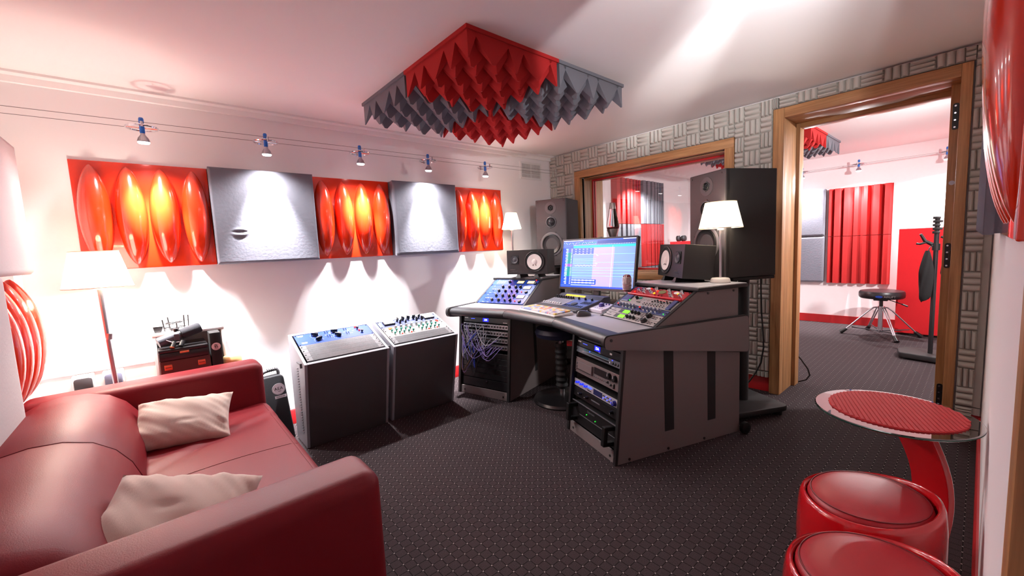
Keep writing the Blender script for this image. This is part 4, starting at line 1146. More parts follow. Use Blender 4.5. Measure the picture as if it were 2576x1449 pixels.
SPL = main_monitor((3.005, 2.842, 1.657), 3.491, .326, .66, .36, 'tall dark three-way loudspeaker in the corner by the white wall', 1)
SPR = main_monitor((2.754, 1.212, 1.623), 2.66, .33, .68, .40, 'tall dark three-way loudspeaker beside the oak door frame', 1)
def stand(cx, cy, yaw, zt, label):
    M = Mx.Translation((cx, cy, 0)) @ Mx.Rotation(yaw, 4, 'Z'); t = thing('speaker_stand', label, 'stand', (cx, cy, 0), 'loudspeaker stands')
    b = MB(M).prism([(a, b_, .035) for a, b_ in rpoly([(-.24, -.20), (.24, -.20), (.24, .20), (-.24, .20)], .05)], (0, 0, .035)); b.build('base_plate', BLACKM, t, bevel=.006)
    for sx in (-.19, .19):
        for sy in (-.15, .15): MB(M).cyl((sx, sy, 0), (sx, sy, .036), .028, .03, n=14).build('foot', BLACK, t)
    MB(M).cyl((-.05, 0, .07), (-.05, 0, zt-.02), .035, n=18).build('column', BLACKM, t); MB(M).cyl((.05, 0, .07), (.05, 0, zt-.02), .035, n=18).build('column', BLACKM, t)
    MB(M).box(-.16, .16, -.14, .14, zt-.02, zt).build('top_plate', BLACKM, t, bevel=.003)
    return t
stand(3.185, 2.912, 3.491, .995, 'black loudspeaker stand in the corner, mostly behind the desk')
stand(2.965, 1.085, 2.66, .941, 'black loudspeaker stand beside the door frame with its base on the carpet')

WOOF = mat('white_paper_cone', (226, 214, 208), .7, bump=.05, bscale=200)
def nearfield(c, yaw, tilt, inner, label):
    w, h, d = .382, .215, .199
    M = face_frame(c, yaw, tilt); t = thing('studio_monitor', label, 'loudspeaker', tuple(M @ V((0, -h/2, -d/2))), 'small studio monitors with white cones')
    place(MB().box(-w/2, w/2, -h/2, h/2, -d, 0).mesh('cabinet', mat('black_veneer', (20, 17, 18), .45, bump=.06, bscale=120), bevel=.002, smooth=0), 'cabinet', M, t)
    wx = .072*inner; tx = -.115*inner
    pl = MB().lathe([(.094, 0), (.094, .005), (.088, .007), (.082, .006), (.078, .004)], n=40, cap=False).mesh('woofer_frame', BLACK, smooth=40)
    place(pl, 'woofer_frame', M @ T((wx, 0, .0005)), t)
    sr = MB().lathe([(.079, .003), (.073, .008), (.067, .004)], n=40, cap=False).mesh('surround', BLACKM, smooth=60); place(sr, 'surround', M @ T((wx, 0, .001)), t)
    cone = MB().lathe([(.0675, .0055), (.045, .0030), (.025, .0008), (.0235, .0018), (.018, .005), (.008, .0075), (0, .008)], n=40, cap=False).mesh('woofer_cone', WOOF, smooth=25)
    co = place(cone, 'woofer_cone', M @ T((wx, 0, .0012)), t)
    for a in (-pi/2-.42, -pi/2+.42):
        place(MB().cbox((.031, 0, .0028), (.011, .0042, .003)).mesh('lead_patch', BLACK, smooth=0), 'lead_patch', M @ T((wx, 0, .002)) @ Mx.Rotation(a, 4, 'Z'), t)
    tw = MB().box(-.037, .037, -.040, .040, 0, .004).mesh('tweeter_plate', BLACKM, bevel=.004, smooth=0); place(tw, 'tweeter_plate', M @ T((tx, .022, 0)), t)
    tr = MB().lathe([(.034, .004), (.034, .010), (.026, .009), (.02, .005), (.012, .008), (0, .009)], n=30, cap=False).mesh('tweeter', DARKGREY, smooth=40); place(tr, 'tweeter', M @ T((tx, .022, 0)), t)
    for a in range(8):
        q = pi/8+a*pi/4
        place(knob_mesh(.004, .003, DARKGREY, None, 'screw'), 'screw', M @ T((wx+.0885*cos(q), .0885*sin(q), .005)), t)
    text('YAMAHA', .0125, M @ T((tx-.022 if inner > 0 else tx-.02, -.066, .0006)), GREYLAM, t)
    text('NS-10M STUDIO', .0085, M @ T((tx-.004, -.080, .0006)), GREYMET, t)
    # small desk cradle
    cz = min((M @ V((0, -h/2, 0))).z, (M @ V((0, -h/2, -d))).z)
    return t, M
tL, ML = nearfield((2.465, 2.633, 1.065), 3.589, 0.02, 1, 'black studio monitor on its side, white cone facing, on the shelf by the white wall')
tR, MR = nearfield((2.592, 1.367, 1.064), 2.467, .10, -1, 'black studio monitor lying on its side beside the table lamp, seen at an angle')
def cradle(M, label, sh):
    w, h, d = .382, .215, .199
    c = M @ V((0, -h/2, -d/2)); t = thing('monitor_cradle', label, 'stand', (c.x, c.y, .9255), 'cradles under the small monitors')
    for sx in (-.085, .085):
        mb = MB(); pts = [M @ V((sx, -h/2-.001, -.004)), M @ V((sx, -h/2-.001, -d+.01))]
        a, b = pts; x = (M.to_3x3() @ V((1, 0, 0)))*.022
        al = V((a.x, a.y, .9256)); bl = V((b.x, b.y, .9256))
        q = (b-a)*.12
        P_ = [a-x*.6, a+x*.6, al+x*1.1-q*.6, al-x*1.1-q*.6]; Q_ = [b-x*.6, b+x*.6, bl+x*1.1, bl-x*1.1]
        mb.add(P_+Q_, [(0, 1, 2, 3), (7, 6, 5, 4), (0, 4, 5, 1), (1, 5, 6, 2), (2, 6, 7, 3), (3, 7, 4, 0)])
        mb.build('rubber_foot', BLACK, t)
cradle(ML, 'black rubber cradle under the monitor by the white wall', 0)
cradle(MR, 'black rubber cradle under the monitor by the table lamp', 0)

# ================================================================== SCREEN
def emis(name, col, s): return mat(name, col, .25, emit=col, estr=s)
SB = emis('screen_blue', (118, 158, 250), .72); SD = emis('screen_deep', (22, 74, 214), .75); SN = emis('screen_dark', (44, 70, 150), .7)
SC_ = emis('screen_cyan', (30, 196, 232), .8); SW = emis('screen_white', (238, 244, 255), .9); SLV = emis('screen_lilac', (176, 168, 246), .75)
ST = emis('screen_teal', (0, 140, 150), .6); SPU = emis('screen_purple', (126, 84, 226), .7); SG = emis('screen_green', (160, 250, 216), .85); SM_ = emis('screen_mid', (72, 106, 226), .72)
mon = thing('computer_monitor', 'wide black computer monitor showing a blue recording session', 'monitor', (2.70, 2.0, ZT))
MW, MH = .70, .415
MM = face_frame((2.600, 1.990, 1.039), 3.182, .18)
place(MB().box(-MW/2, MW/2, -MH/2, MH/2, -.035, 0).mesh('housing', BLACKSAT, bevel=.004, smooth=0), 'housing', MM, mon)
bz = MB().box(-MW/2, MW/2, MH/2-.012, MH/2, 0, .003).box(-MW/2, MW/2, -MH/2, -MH/2+.018, 0, .003).box(-MW/2, -MW/2+.012, -MH/2+.018, MH/2-.012, 0, .003).box(MW/2-.012, MW/2, -MH/2+.018, MH/2-.012, 0, .003)
place(bz.mesh('bezel', mat('bezel', (44, 38, 42), .35), smooth=0), 'bezel', MM, mon)
SMATS = [SB, SD, SN, SC_, SW, SLV, ST, SPU, SG, SM_]
sx0, sx1, sy0, sy1 = -MW/2+.012, MW/2-.012, -MH/2+.018, MH/2-.012
scn = MB()
def px(u0, u1, v0, v1, k, lay=1):
    X = lambda u: sx0+(sx1-sx0)*u
    Y = lambda v: sy1-(sy1-sy0)*v
    z = .0008+lay*.00025
    scn.add([(X(u0), Y(v1), z), (X(u1), Y(v1), z), (X(u1), Y(v0), z), (X(u0), Y(v0), z)], [(0, 1, 2, 3)], k)
px(0, 1, 0, 1, 0, 0)
px(0, 1, 0, .022, 9); px(.0, .30, .005, .018, 4, 2); px(.84, 1, .004, .018, 4, 2)
px(0, 1, .022, .115, 2); px(0, .50, .03, .115, 9, 1.5)
for i in range(30): px(.01+.016*i, .018+.016*i, .05+.018*(i % 2), .062+.018*(i % 2), [4, 6, 4, 8, 6, 4][i % 6], 2)
for i in range(9): px(.24+.028*i, .258+.028*i, .055, .078, 6, 2.5)
for i in range(40): px(.16+.021*i, .171+.021*i, .097, .106, 4, 2)
px(.16, 1, .118, .165, 3, 2); px(0, .16, .118, .165, 9, 2)
px(0, .045, .165, .96, 1); px(.045, .16, .165, .50, 9); px(.07, .15, .26, .50, 6, 1.5); px(.045, .16, .50, .56, 7, 2); px(.06, .155, .56, .77, 6, 2); px(.045, .16, .77, .96, 1, 1.5)
px(.16, .46, .175, .30, 9, 1.5)
for r in range(3):
    for i in range(5): px(.19+.055*i, .212+.055*i, .19+.042*r, .20+.042*r, 4, 2)
px(.46, .74, .168, .96, 5, .5)
for i in range(24): px(.05+.01*(i % 2), .085, .18+.032*i, .196+.032*i, 4 if i % 3 else 8, 3); px(.13, .15, .18+.032*i, .192+.032*i, 4, 3)
for v in (.30, .40, .44, .485): px(.165, .50, v, v+.006, 4 if v < .35 else 8, 2)
for v in (.305, .47, .585, .635, .69, .75): px(.16 if v > .5 else .5, 1, v, v+.004, 8, 2)
for v in (.525, .80, .955): px(.16, 1, v, v+.003, 5, 2)
prev = None
for i in range(44):
    a = .20+.007*i; b = .537+.012*sin(i*.9)*(.4+.6*abs(sin(i*.23))); px(a, a+.008, b, b+.006, 4, 2)
for (a, b) in ((.50, .31), (.505, .325), (.512, .335), (.52, .33), (.495, .49), (.503, .505), (.512, .495)): px(a, a+.012, b, b+.008, 4, 2.5)
px(.16, .52, .825, .93, 1, 1.5)
for r in (.848, .898):
    for i in range(52): hgt = .006+.009*abs(sin(i*1.7+r*9))*abs(cos(i*.37)); px(.165+.0065*i, .1715+.0065*i, r-hgt, r+hgt, 4, 2)
px(.712, .7155, .14, .97, 4, 3)
px(0, 1, .965, 1, 1, 1.2)
place(scn.mesh('screen', SMATS, smooth=0, recalc=False), 'screen', MM, mon)
nb = MB().box(-.03, .03, -.34, -.05, -.06, -.037); place(nb.mesh('stand_neck', BLACKSAT, bevel=.004, smooth=0), 'stand_neck', MM, mon)
MB().prism([V((2.70, 2.0, ZT))+V((x, y, 0)) for x, y in rpoly([(-.13, -.15), (.13, -.15), (.13, .15), (-.13, .15)], .04)], (0, 0, .012)).build('stand_foot', BLACKSAT, mon, bevel=.003)
# audio from the screen side: cable behind its edge
tag(MB().tube([(2.66, 1.64, .90), (2.655, 1.61, .885), (2.66, 1.60, .855), (2.68, 1.60, .83), (2.70, 1.61, .80)], .003, n=6).build('video_cable', BLACK, smooth=80), 'black cable curling behind the lower corner of the screen', 'cable')

# ================================================================== DESK TOP THINGS
# control surface
cs_o = V((2.195, 2.068, ZT+.001)); cdir = V((-.149, -.989, 0)).normalized(); cin = V((.989, -.149, 0)).normalized()
CF = frame(cs_o, cdir, cin, Zv)           # x right, y away, z up ; front edge at y=0
csf = thing('control_surface', 'dark fader controller with a yellow display on the desk', 'mixing controller', tuple(cs_o))
body = MB(CF).prism([(-.245, 0, 0), (-.245, .33, 0), (-.245, .33, .085), (-.245, .27, .086), (-.245, .235, .066), (-.245, .055, .030), (-.245, .0, .020)], (.49, 0, 0)).build('body', mat('surface_grey', (66, 66, 72), .4), csf, bevel=.004)
slope = (V((0, .18, .036))).normalized()
FF = CF @ frame((0, .055, .0302), (1, 0, 0), slope, V((1, 0, 0)).cross(slope))
slab(csf, FF, 'blue_field', mat('blue_grey_face', (62, 78, 140), .4), .02, .235, .0, .175, 0, .001)
slab(csf, FF, 'fader_field', mat('light_grey_face', (142, 140, 148), .45), -.235, .015, .0, .135, 0, .001)
fc = MB().box(-.0055, .0055, -.008, .008, 0, .010).mesh('fader_cap', WHITEPL, bevel=.002, smooth=0)
for i in range(8):
    x = -.22+.028*i
    slab(csf, FF, 'fader_slot', BLACK, x-.001, x+.001, .012, .115, .0008, .0014); put(csf, FF, fc, 'fader_cap', x, .022, 0, .001)
    put(csf, FF, knob_mesh(.008, .016, BLACK, None, 'round'), 'knob', x, .158, i*.5, .001)
    put(csf, FF, knob_mesh(.004, .003, BLACK, None, 'square'), 'button', x, .140, 0, .001)
for i in range(3): put(csf, FF, knob_mesh(.009, .018, BLACK, None, 'round'), 'knob', .045+.07*i, .155, i, .001)
put(csf, FF, knob_mesh(.026, .006, DARKGREY, None, 'cap'), 'jog_wheel', .10, .055, 0, .001)
bt = knob_mesh(.0045, .003, BLACK, None, 'square')
for i in range(9):
    for j in range(2): put(csf, FF, bt, 'button', .035+.022*i, .014+.014*j, 0, .001)
for i in range(5):
    for j in range(3): put(csf, FF, bt, 'button', .145+.018*i, .08+.016*j, 0, .001)
top_s = V((0, .035, .020)).normalized(); TF = CF @ frame((0, .236, .0665), (1, 0, 0), top_s, V((1, 0, 0)).cross(top_s))
slab(csf, TF, 'yellow_display', LCDYELL, -.16, .06, .010, .030, 0, .0012)
# keyboard
kb_o = V((2.085, 2.060, ZT+.001)); kdir = V((-.197, -.980, 0)).normalized(); kin = V((.980, -.197, 0)).normalized()
KF = frame(kb_o, kdir, kin, Zv)
kb = thing('keyboard', 'white keyboard with multicoloured shortcut keys', 'keyboard', tuple(kb_o))
MB(KF).prism([(-.23, -.08, 0), (-.23, .08, 0), (-.23, .08, .020), (-.23, -.08, .010)], (.46, 0, 0)).build('case', WHITEPL, kb, bevel=.003)
KC = [mat('key_white', (222, 214, 214), .5), mat('key_yellow', (226, 196, 110), .5), mat('key_orange', (226, 150, 92), .5), mat('key_pink', (220, 150, 170), .5), mat('key_blue', (150, 166, 206), .5), mat('key_red', (204, 70, 72), .5)]
ks = MB(KF); rk = random.Random(11)
for r in range(6):
    yk = -.065+.0225*r; zk = .0125+.0014*r
    x = -.222; n_ = 0
    while x < .222-.012:
        ww = .018 if not (r == 0 and n_ == 3) else .09
        if x > .085 and x < .095: x = .097
        if x > .150 and x < .160: x = .162
        c_ = rk.choice([0, 0, 1, 1, 2, 3, 4, 4] if r > 1 else [0, 0, 3, 4, 0, 1]); 
        if r == 5: c_ = [0, 0, 2, 2, 1, 0, 0, 2, 1, 1, 0, 3, 5, 0][n_ % 14]
        ks.prism([(x, yk, zk), (min(x+ww-.002, .224), yk, zk), (min(x+ww-.002, .224), yk+.019, zk+.001), (x, yk+.019, zk+.001)], (0, 0, .009), c_); x += ww; n_ += 1
ko = ks.build('keys', KC, kb, smooth=0); ko['kind'] = 'stuff'
# mouse
ms = thing('mouse', 'dark computer mouse with a pale red flank beside the keyboard', 'mouse', (2.124, 1.735, ZT+.001))
mf = Mx.Translation((2.124, 1.735, ZT+.001)) @ Mx.Rotation(-.25, 4, 'Z')
MB(mf).add([], []).lathe([(0, 0), (1, 0)], n=3) if False else None
mm = MB(mf)
def mfn(u, v):
    a = 2*pi*u; b = pi/2*v
    x = .056*cos(a)*cos(b)**.6; y = .034*sin(a)*cos(b)**.6*(1+.12*cos(a)); z = .036*sin(b)*(1-.25*(x/.056)**1)
    return (x, y, max(0, z))
mm.grid(mfn, 28, 10); mm.build('shell', mat('mouse_grey', (58, 56, 62), .35), ms, weld=True)
MB(mf).ell((.0, .029, .014), (.030, .0065, .009), 14, 8).build('thumb_rest', mat('mouse_flank', (190, 110, 110), .35), ms)
MB(mf).cyl((.034, -.004, .026), (.034, .004, .026), .008, n=12).build('scroll_wheel', BLACK, ms)
# monitor controller box
hc = thing('monitor_controller', 'pale sloped controller box with a violet knob at the foot of the red channel strip', 'audio unit', (2.33, 1.735, ZT+.001))
HF = frame((2.315, 1.735, ZT+.001), (-.25, -.968, 0), (.968, -.25, 0), Zv)
MB(HF).prism([(-.08, -.06, 0), (-.08, .075, 0), (-.08, .075, .05), (-.08, -.06, .026)], (.16, 0, 0)).build('case', mat('pale_lilac', (214, 206, 220), .35), hc, bevel=.006, seg=3)
HS = HF @ frame((0, -.06, .0265), (1, 0, 0), (0, .135, .024), (0, -.024, .135))
put(hc, HS, knob_mesh(.019, .022, mat('violet_knob', (60, 50, 130), .3), None, 'round'), 'large_knob', .0, .068, 1, 0)
for i in range(4): put(hc, HS, knob_mesh(.006, .008, mat('violet_knob'), None, 'round'), 'small_knob', -.06+.03*i, .11, 0, 0)
for i in range(5): put(hc, HS, knob_mesh(.004, .003, ALU, None, 'cap'), 'button', -.05+.025*i, .03, 0, 0)
# chrome vintage microphone
def P_on(px_d, z): return None
mic_c = V((2.45, 1.612, .915)); MS = .80
mc = thing('microphone', 'chrome vintage ribbed microphone standing at the edge of the screen', 'microphone', (2.45, 1.612, ZT))
MYAW = 3.35; MF = Mx.Translation(mic_c) @ Mx.Rotation(MYAW, 4, 'Z') @ Mx.Scale(MS, 4)
CHR2 = mat('aged_chrome', (232, 222, 220), .36, metal=.85)
def msec(z, k=1.0):
    tz = (z)/.075
    s_ = max(.02, (1-abs(tz)**3.2))**.5
    w_ = .036*(.55+.45*s_)*(1 if z > 0 else .97); d_ = .040*(.4+.6*s_)
    return [(d_*k*(abs(cos(a))**.7)*(1 if cos(a) > 0 else -1), w_*k*(abs(sin(a))**.7)*(1 if sin(a) > 0 else -1)) for a in [2*pi*i/28 for i in range(28)]]
mb = MB(MF); zs_ = [-.0748, -.073, -.068, -.06, -.045, -.02, .0, .02, .045, .06, .068, .073, .0748]
vs = []; fs = []
for z in zs_: vs += [(x, y, z) for x, y in msec(z, .93)]
for j in range(len(zs_)-1):
    for i in range(28): fs.append((j*28+i, j*28+(i+1) % 28, (j+1)*28+(i+1) % 28, (j+1)*28+i))
fs += [tuple(range(28))[::-1], tuple((len(zs_)-1)*28+i for i in range(28))]
mb.add(vs, fs).build('grille_core', mat('mic_cloth', (120, 48, 52), .8), mc, smooth=60)
for k in range(10):
    z = -.052+.0115*k; ring = [(x, y, z) for x, y in msec(z, 1.0)]
    MB(MF).tube(ring, .0032, n=6, closed=True).build('rib', CHR2, mc, smooth=80)
for y in (-.009, 0, .009):
    pts = []
    for i in range(15):
        b = -.2+(1.62+.2)*i/14; pts.append((.037*cos(b)+.004 if i > 1 else .041, y, .066*sin(b)+.012))
    MB(MF).tube(pts, .0028, n=6).build('front_bar', CHR2, mc, smooth=80)
bsh = MB(MF); rows = []
for z in zs_: rows.append([(x, y, z) for x, y in msec(z, 1.05) ])
vs = []; fs = []
idx = [i for i in range(8, 21)]
for r_ in rows: vs += [r_[i] for i in idx]
m_ = len(idx)
for j in range(len(rows)-1):
    for i in range(m_-1): fs.append((j*m_+i, j*m_+i+1, (j+1)*m_+i+1, (j+1)*m_+i))
bsh.add(vs, fs).build('back_shell', CHR2, mc, smooth=80)
MB(MF).cyl((0, 0, -.083), (0, 0, -.07), .022, .028, n=18).build('collar', CHR2, mc)
MB(MF).cyl((0, 0, (ZT+.014-mic_c.z)/MS), (0, 0, -.083), .009, n=12).build('stem', CHR2, mc)
MB(MF).lathe([(.048, 0), (.048, .006), (.03, .012), (.01, .016)], (0, 0, (ZT+.0005-mic_c.z)/MS), 24).build('stand_base', BLACK, mc)

# ------------------------------------------------------------------ table lamps
BASEGR = mat('lamp_base_grey', (196, 190, 186), .4)
lamp((2.612, 1.055, .9258), 1.258, 1.413, .122, .086, .058, .028, 'white cone table lamp with a steel stem on the desk shelf by the door', LAMP_W['desk'], ALU, base_m=BASEGR)
lamp((2.615, 2.985, .9258), 1.374, 1.527, .094, .053, .05, .02, 'small slim table lamp by the white wall, behind the studio monitor', LAMP_W['far'], ALU, base_m=BASEGR)

# ------------------------------------------------------------------ window sill things
eb = thing('equipment_case', 'black equipment case on the window sill behind the screen', 'case', (3.56, 2.50, WZ0))
MB().box(3.47, 3.632, 2.30, 2.74, WZ0+.001, 1.165).build('case_body', BLACKM, eb, bevel=.006); MB().box(3.465, 3.47, 2.34, 2.70, 1.00, 1.08).build('front_strip', GREYMET, eb, bevel=.001)
rb_ = thing('small_box', 'small flat black box beside the lava lamp', 'box', (3.56, 2.64, 1.1655))
MB().box(3.50, 3.60, 2.575, 2.735, 1.1655, 1.255).build('box_body', BLACK, rb_, bevel=.004); MB().cyl((3.55, 2.735, 1.25), (3.55, 2.62, 1.262), .004, n=6).build('aerial', BLACK, rb_)
lv_o = (3.55, 2.488, 1.1657)
lav = thing('lava_lamp', 'silver lava lamp with clear bottle in front of the window', 'lamp', lv_o)
LG = mat('lamp_silver', (226, 220, 218), .3, metal=1)
LIQ = mat('clear_liquid', (250, 246, 244), .02); LIQ.node_tree.nodes['Principled BSDF'].inputs['Transmission Weight'].default_value = 1; LIQ.node_tree.nodes['Principled BSDF'].inputs['IOR'].default_value = 1.38
MB().lathe([(.066, 0), (.064, .004), (.036, .085), (.034, .09), (.036, .095), (.060, .165), (.0605, .17), (.056, .172)], lv_o, 36, cap=True).build('base', LG, lav)
MB().lathe([(.055, .168), (.066, .195), (.066, .205), (.033, .375), (.032, .38)], lv_o, 36).build('bottle', LIQ, lav)
MB().lathe([(.046, .174), (.052, .186), (.048, .192), (0, .195)], lv_o, 30).build('wax', mat('lava_wax', (120, 40, 44), .4), lav)
MB().lathe([(.0345, .372), (.0255, .432), (.024, .435), (0, .436)], lv_o, 30).build('cap', LG, lav)

# ================================================================== STOOL UNDER THE DESK
ch = thing('desk_stool', 'dark round stool with a ribbed post tucked under the desk', 'stool', (2.285, 2.10, 0))
cx, cy = 2.285, 2.10
MB().lathe([(.222, 0), (.225, .012), (.215, .03), (.08, .052), (.05, .06)], (cx, cy, 0), 40).build('base', BLACKSAT, ch)
MB().cyl((cx, cy, .06), (cx, cy, .50), .022, n=16).build('post', CHROME, ch)
gt = []
for i in range(17): gt.append((.048 if i % 2 else .040, .10+.022*i))
MB().lathe(gt, (cx, cy, 0), 20).build('gaiter', BLACKM, ch, smooth=20)
MB().lathe([(0, .495), (.12, .495), (.185, .515), (.195, .545), (.18, .575), (.12, .588), (0, .59)], (cx, cy, 0), 32).build('seat', mat('navy_vinyl', (20, 24, 50), .45), ch)

# ================================================================== ROUND STOOLS AND GLASS TABLE
STG = mat('stool_gloss', (188, 14, 24), .18, coat=.8); STL = mat('stool_leather', (158, 22, 34), .42, bump=.08, bscale=400)
def pouf(cx, cy, rot, label):
    t = thing('round_stool', label, 'stool', (cx, cy, 0), 'red barrel stools')
    N = 48; R = .172
    def rimz(a): return .404+.026*cos(a-rot)+.006*cos(2*(a-rot))
    prof_ = [(.120, 0, 0), (.124, 0, .004), (.150, .10, 0), (.168, .26, 0), (.174, .60, 0), (.172, .85, 0), (.167, .96, 0), (.162, .992, 0), (.156, 1.0, 0), (.151, .99, 0), (.149, .94, 0), (.149, .80, 0)]
    vs = []; fs = []
    for r, f_, zz in prof_:
        for i in range(N):
            a = 2*pi*i/N; vs.append((cx+r*cos(a), cy+r*sin(a), zz+rimz(a)*f_))
    L = len(prof_)
    for j in range(L-1):
        for i in range(N): fs.append((j*N+i, j*N+(i+1) % N, (j+1)*N+(i+1) % N, (j+1)*N+i))
    fs.append(tuple(range(N))[::-1])
    MB().add(vs, fs).build('shell', STG, t, smooth=60, recalc=True)
    vs = []; fs = []
    cp = [(.1475, -.075, 1), (.1478, -.030, 1), (.1465, -.012, 1), (.143, -.003, 1), (.136, .003, 1), (.11, .010, .8), (.075, .015, .5), (.04, .017, .25), (.001, .018, 0)]
    for r, dz, k in cp:
        for i in range(N):
            a = 2*pi*i/N; zz = .402+.012*cos(a-rot)*k
            vs.append((cx+r*cos(a), cy+r*sin(a), zz+dz))
    L = len(cp)
    for j in range(L-1):
        for i in range(N): fs.append((j*N+i, j*N+(i+1) % N, (j+1)*N+(i+1) % N, (j+1)*N+i))
    fs += [tuple(range(N))[::-1], tuple((L-1)*N+i for i in range(N))]
    c_ = MB().add(vs, fs).build('seat_cushion', STL, t, smooth=60)
    pts = [(cx+.1385*cos(2*pi*i/N), cy+.1385*sin(2*pi*i/N), .4050+.012*cos(2*pi*i/N-rot)) for i in range(N)]
    MB().tube(pts, .0018, n=5, closed=True).build('piping', REDDARK, c_)
pouf(1.556, .198, radians(-70), 'red barrel stool next to the glass table')
pouf(1.196, .140, radians(-75), 'red barrel stool cut off by the bottom edge, in front of the other one')

tb = thing('side_table', 'small round glass side table with a curved red leg', 'table', (1.80, .175, 0))
tc_ = (1.80, .175); TZ = .60; TR = .207
MB().lathe([(TR-.003, TZ-.008), (TR, TZ-.005), (TR, TZ-.002), (TR-.003, TZ)], (tc_[0], tc_[1], 0), 72).build('glass_top', glass('table_glass', (222, 234, 229), 4.0), tb, smooth=30)
MB().lathe([(TR+.0002, TZ-.0055), (TR+.0004, TZ-.002)], (tc_[0], tc_[1], 0), 72, cap=False).build('glass_edge', mat('glass_edge_green', (30, 74, 60), .1), tb, smooth=30, recalc=False)
lg = []
for i in range(15):
    s_ = i/14; z = .02+(TZ-.03)*s_; off_ = .075+.095*sin(pi*min(1, s_*1.05))**1.0-.02*s_
    lg.append((off_, z))
A_ = radians(-38); ldir = V((cos(A_), sin(A_), 0)); lper = V((-sin(A_), cos(A_), 0))
vs = []; fs = []
for o_, z in lg:
    wd = .075-.015*sin(pi*z/TZ)
    for (a, b) in ((-wd, -.012), (wd, -.012), (wd, .012), (-wd, .012)):
        p_ = V((tc_[0], tc_[1], z))+ldir*(o_+b)+lper*a
        if p_.y < YD+.012: p_.y = YD+.012
        vs.append(tuple(p_))
for j in range(len(lg)-1):
    for i in range(4): fs.append((j*4+i, j*4+(i+1) % 4, (j+1)*4+(i+1) % 4, (j+1)*4+i))
fs += [(3, 2, 1, 0), tuple((len(lg)-1)*4+i for i in range(4))]
MB().add(vs, fs).build('curved_leg', STG, tb, bevel=.004, smooth=50)
MB().lathe([(.135, 0), (.135, .014), (.127, .02), (.03, .024)], (tc_[0]+.04, tc_[1]-.005, 0), 40).build('base', STG, tb)
mt = thing('place_mat', 'round red ribbed mat on the glass table', 'mat', (1.81, .172, TZ))
MB().lathe([(.172, .0004), (.172, .003), (.171, .0035)], (1.81, .172, TZ), 64).build('mat_disc', mat('red_mat', (176, 34, 38), .8), mt)
rbm = MB().box(-.5, .5, -.0035, .0035, 0, .0012)
for k in range(-14, 15):
    d_ = k*.0118; hw = sqrt(max(0, .170**2-d_*d_))
    a_ = radians(20); M_ = Mx.Translation((1.81, .172, TZ+.0034)) @ Mx.Rotation(a_, 4, 'Z') @ Mx.Translation((0, d_, 0))
    if hw > .02: MB(M_).box(-hw, hw, -.0042, .0042, 0, .0016).build('rib', mat('red_mat'), mt, smooth=0)

# ================================================================== BEHIND THE SOFA
# white open cube shelf with cases
shf = thing('cube_shelf', 'white open box shelf against the white wall behind the sofa', 'shelf', (.11, 3.1, 0))
sx0_, sx1_, syf, syb, szt = -.052, .275, 2.985, 3.222, .808
SWH = mat('white_laminate', (236, 230, 230), .5)
MB().box(sx0_, sx1_, syf, syb, szt-.016, szt).build('top_board', SWH, shf, bevel=.002)
MB().box(sx0_, sx0_+.016, syf, syb, 0, szt-.016).build('side_board', SWH, shf, bevel=.002); MB().box(sx1_-.016, sx1_, syf, syb, 0, szt-.016).build('side_board', SWH, shf, bevel=.002)
MB().box(sx0_+.016, sx1_-.016, syb-.008, syb, 0, szt-.016).build('back_board', SWH, shf); MB().box(sx0_+.016, sx1_-.016, syf, syb-.008, .30, .316).build('shelf_board', SWH, shf)
MB().box(sx0_+.016, sx1_-.016, syf, syb-.008, 0, .016).build('bottom_board', SWH, shf)
bc = thing('brown_case', 'red-brown case with two brass latches in the white shelf', 'case', (.07, 3.0, .317))
BROWN = mat('brown_leatherette', (84, 30, 22), .5, bump=.1, bscale=300)
MB().box(-.034, .187, 2.87, 3.12, .3165, .672).build('case_body', BROWN, bc, bevel=.004)
BR = mat('copper_latch', (226, 120, 84), .3, metal=.6)
for x in (-.0, .145):
    MB().box(x-.017, x+.017, 2.865, 2.870, .622, .652).build('latch', BR, bc, bevel=.003); MB().box(x-.013, x+.013, 2.862, 2.866, .636, .639).build('latch_slot', BROWN, bc)
bk2 = thing('black_case', 'black flat case on top of the red-brown case', 'case', (.07, 3.0, .673))
MB().box(-.034, .182, 2.865, 3.12, .6735, .716).build('lower_shell', BLACKSAT, bk2, bevel=.003); MB().box(-.034, .182, 2.865, 3.12, .7175, .735).build('lid', BLACKSAT, bk2, bevel=.003)
MB().box(.055, .095, 2.859, 2.866, .707, .716).build('catch', BR, bk2)
tbx = thing('tube_box', 'tall black box with a small round white badge in the white shelf', 'box', (.2225, 3.0, .317))
MB().box(.192, .244, 2.87, 2.98, .3165, .792).build('box_body', BLACKM, tbx, bevel=.003)
bdg = MB().cyl((.218, 2.8695, .712), (.218, 2.8685, .712), .0215, n=28).build('badge', WHITEPL, tbx)
text('B', .032, frame((.218, 2.8683, .712), (1, 0, 0), (0, 0, 1), (0, -1, 0)), BLACK, tbx); MB().box(.208, .229, 2.8675, 2.8684, .6965, .698).build('badge_line', BLACK, tbx)
MB().box(.210, .222, 2.8675, 2.8684, .711, .714).build('badge_bar', BLACK, tbx)
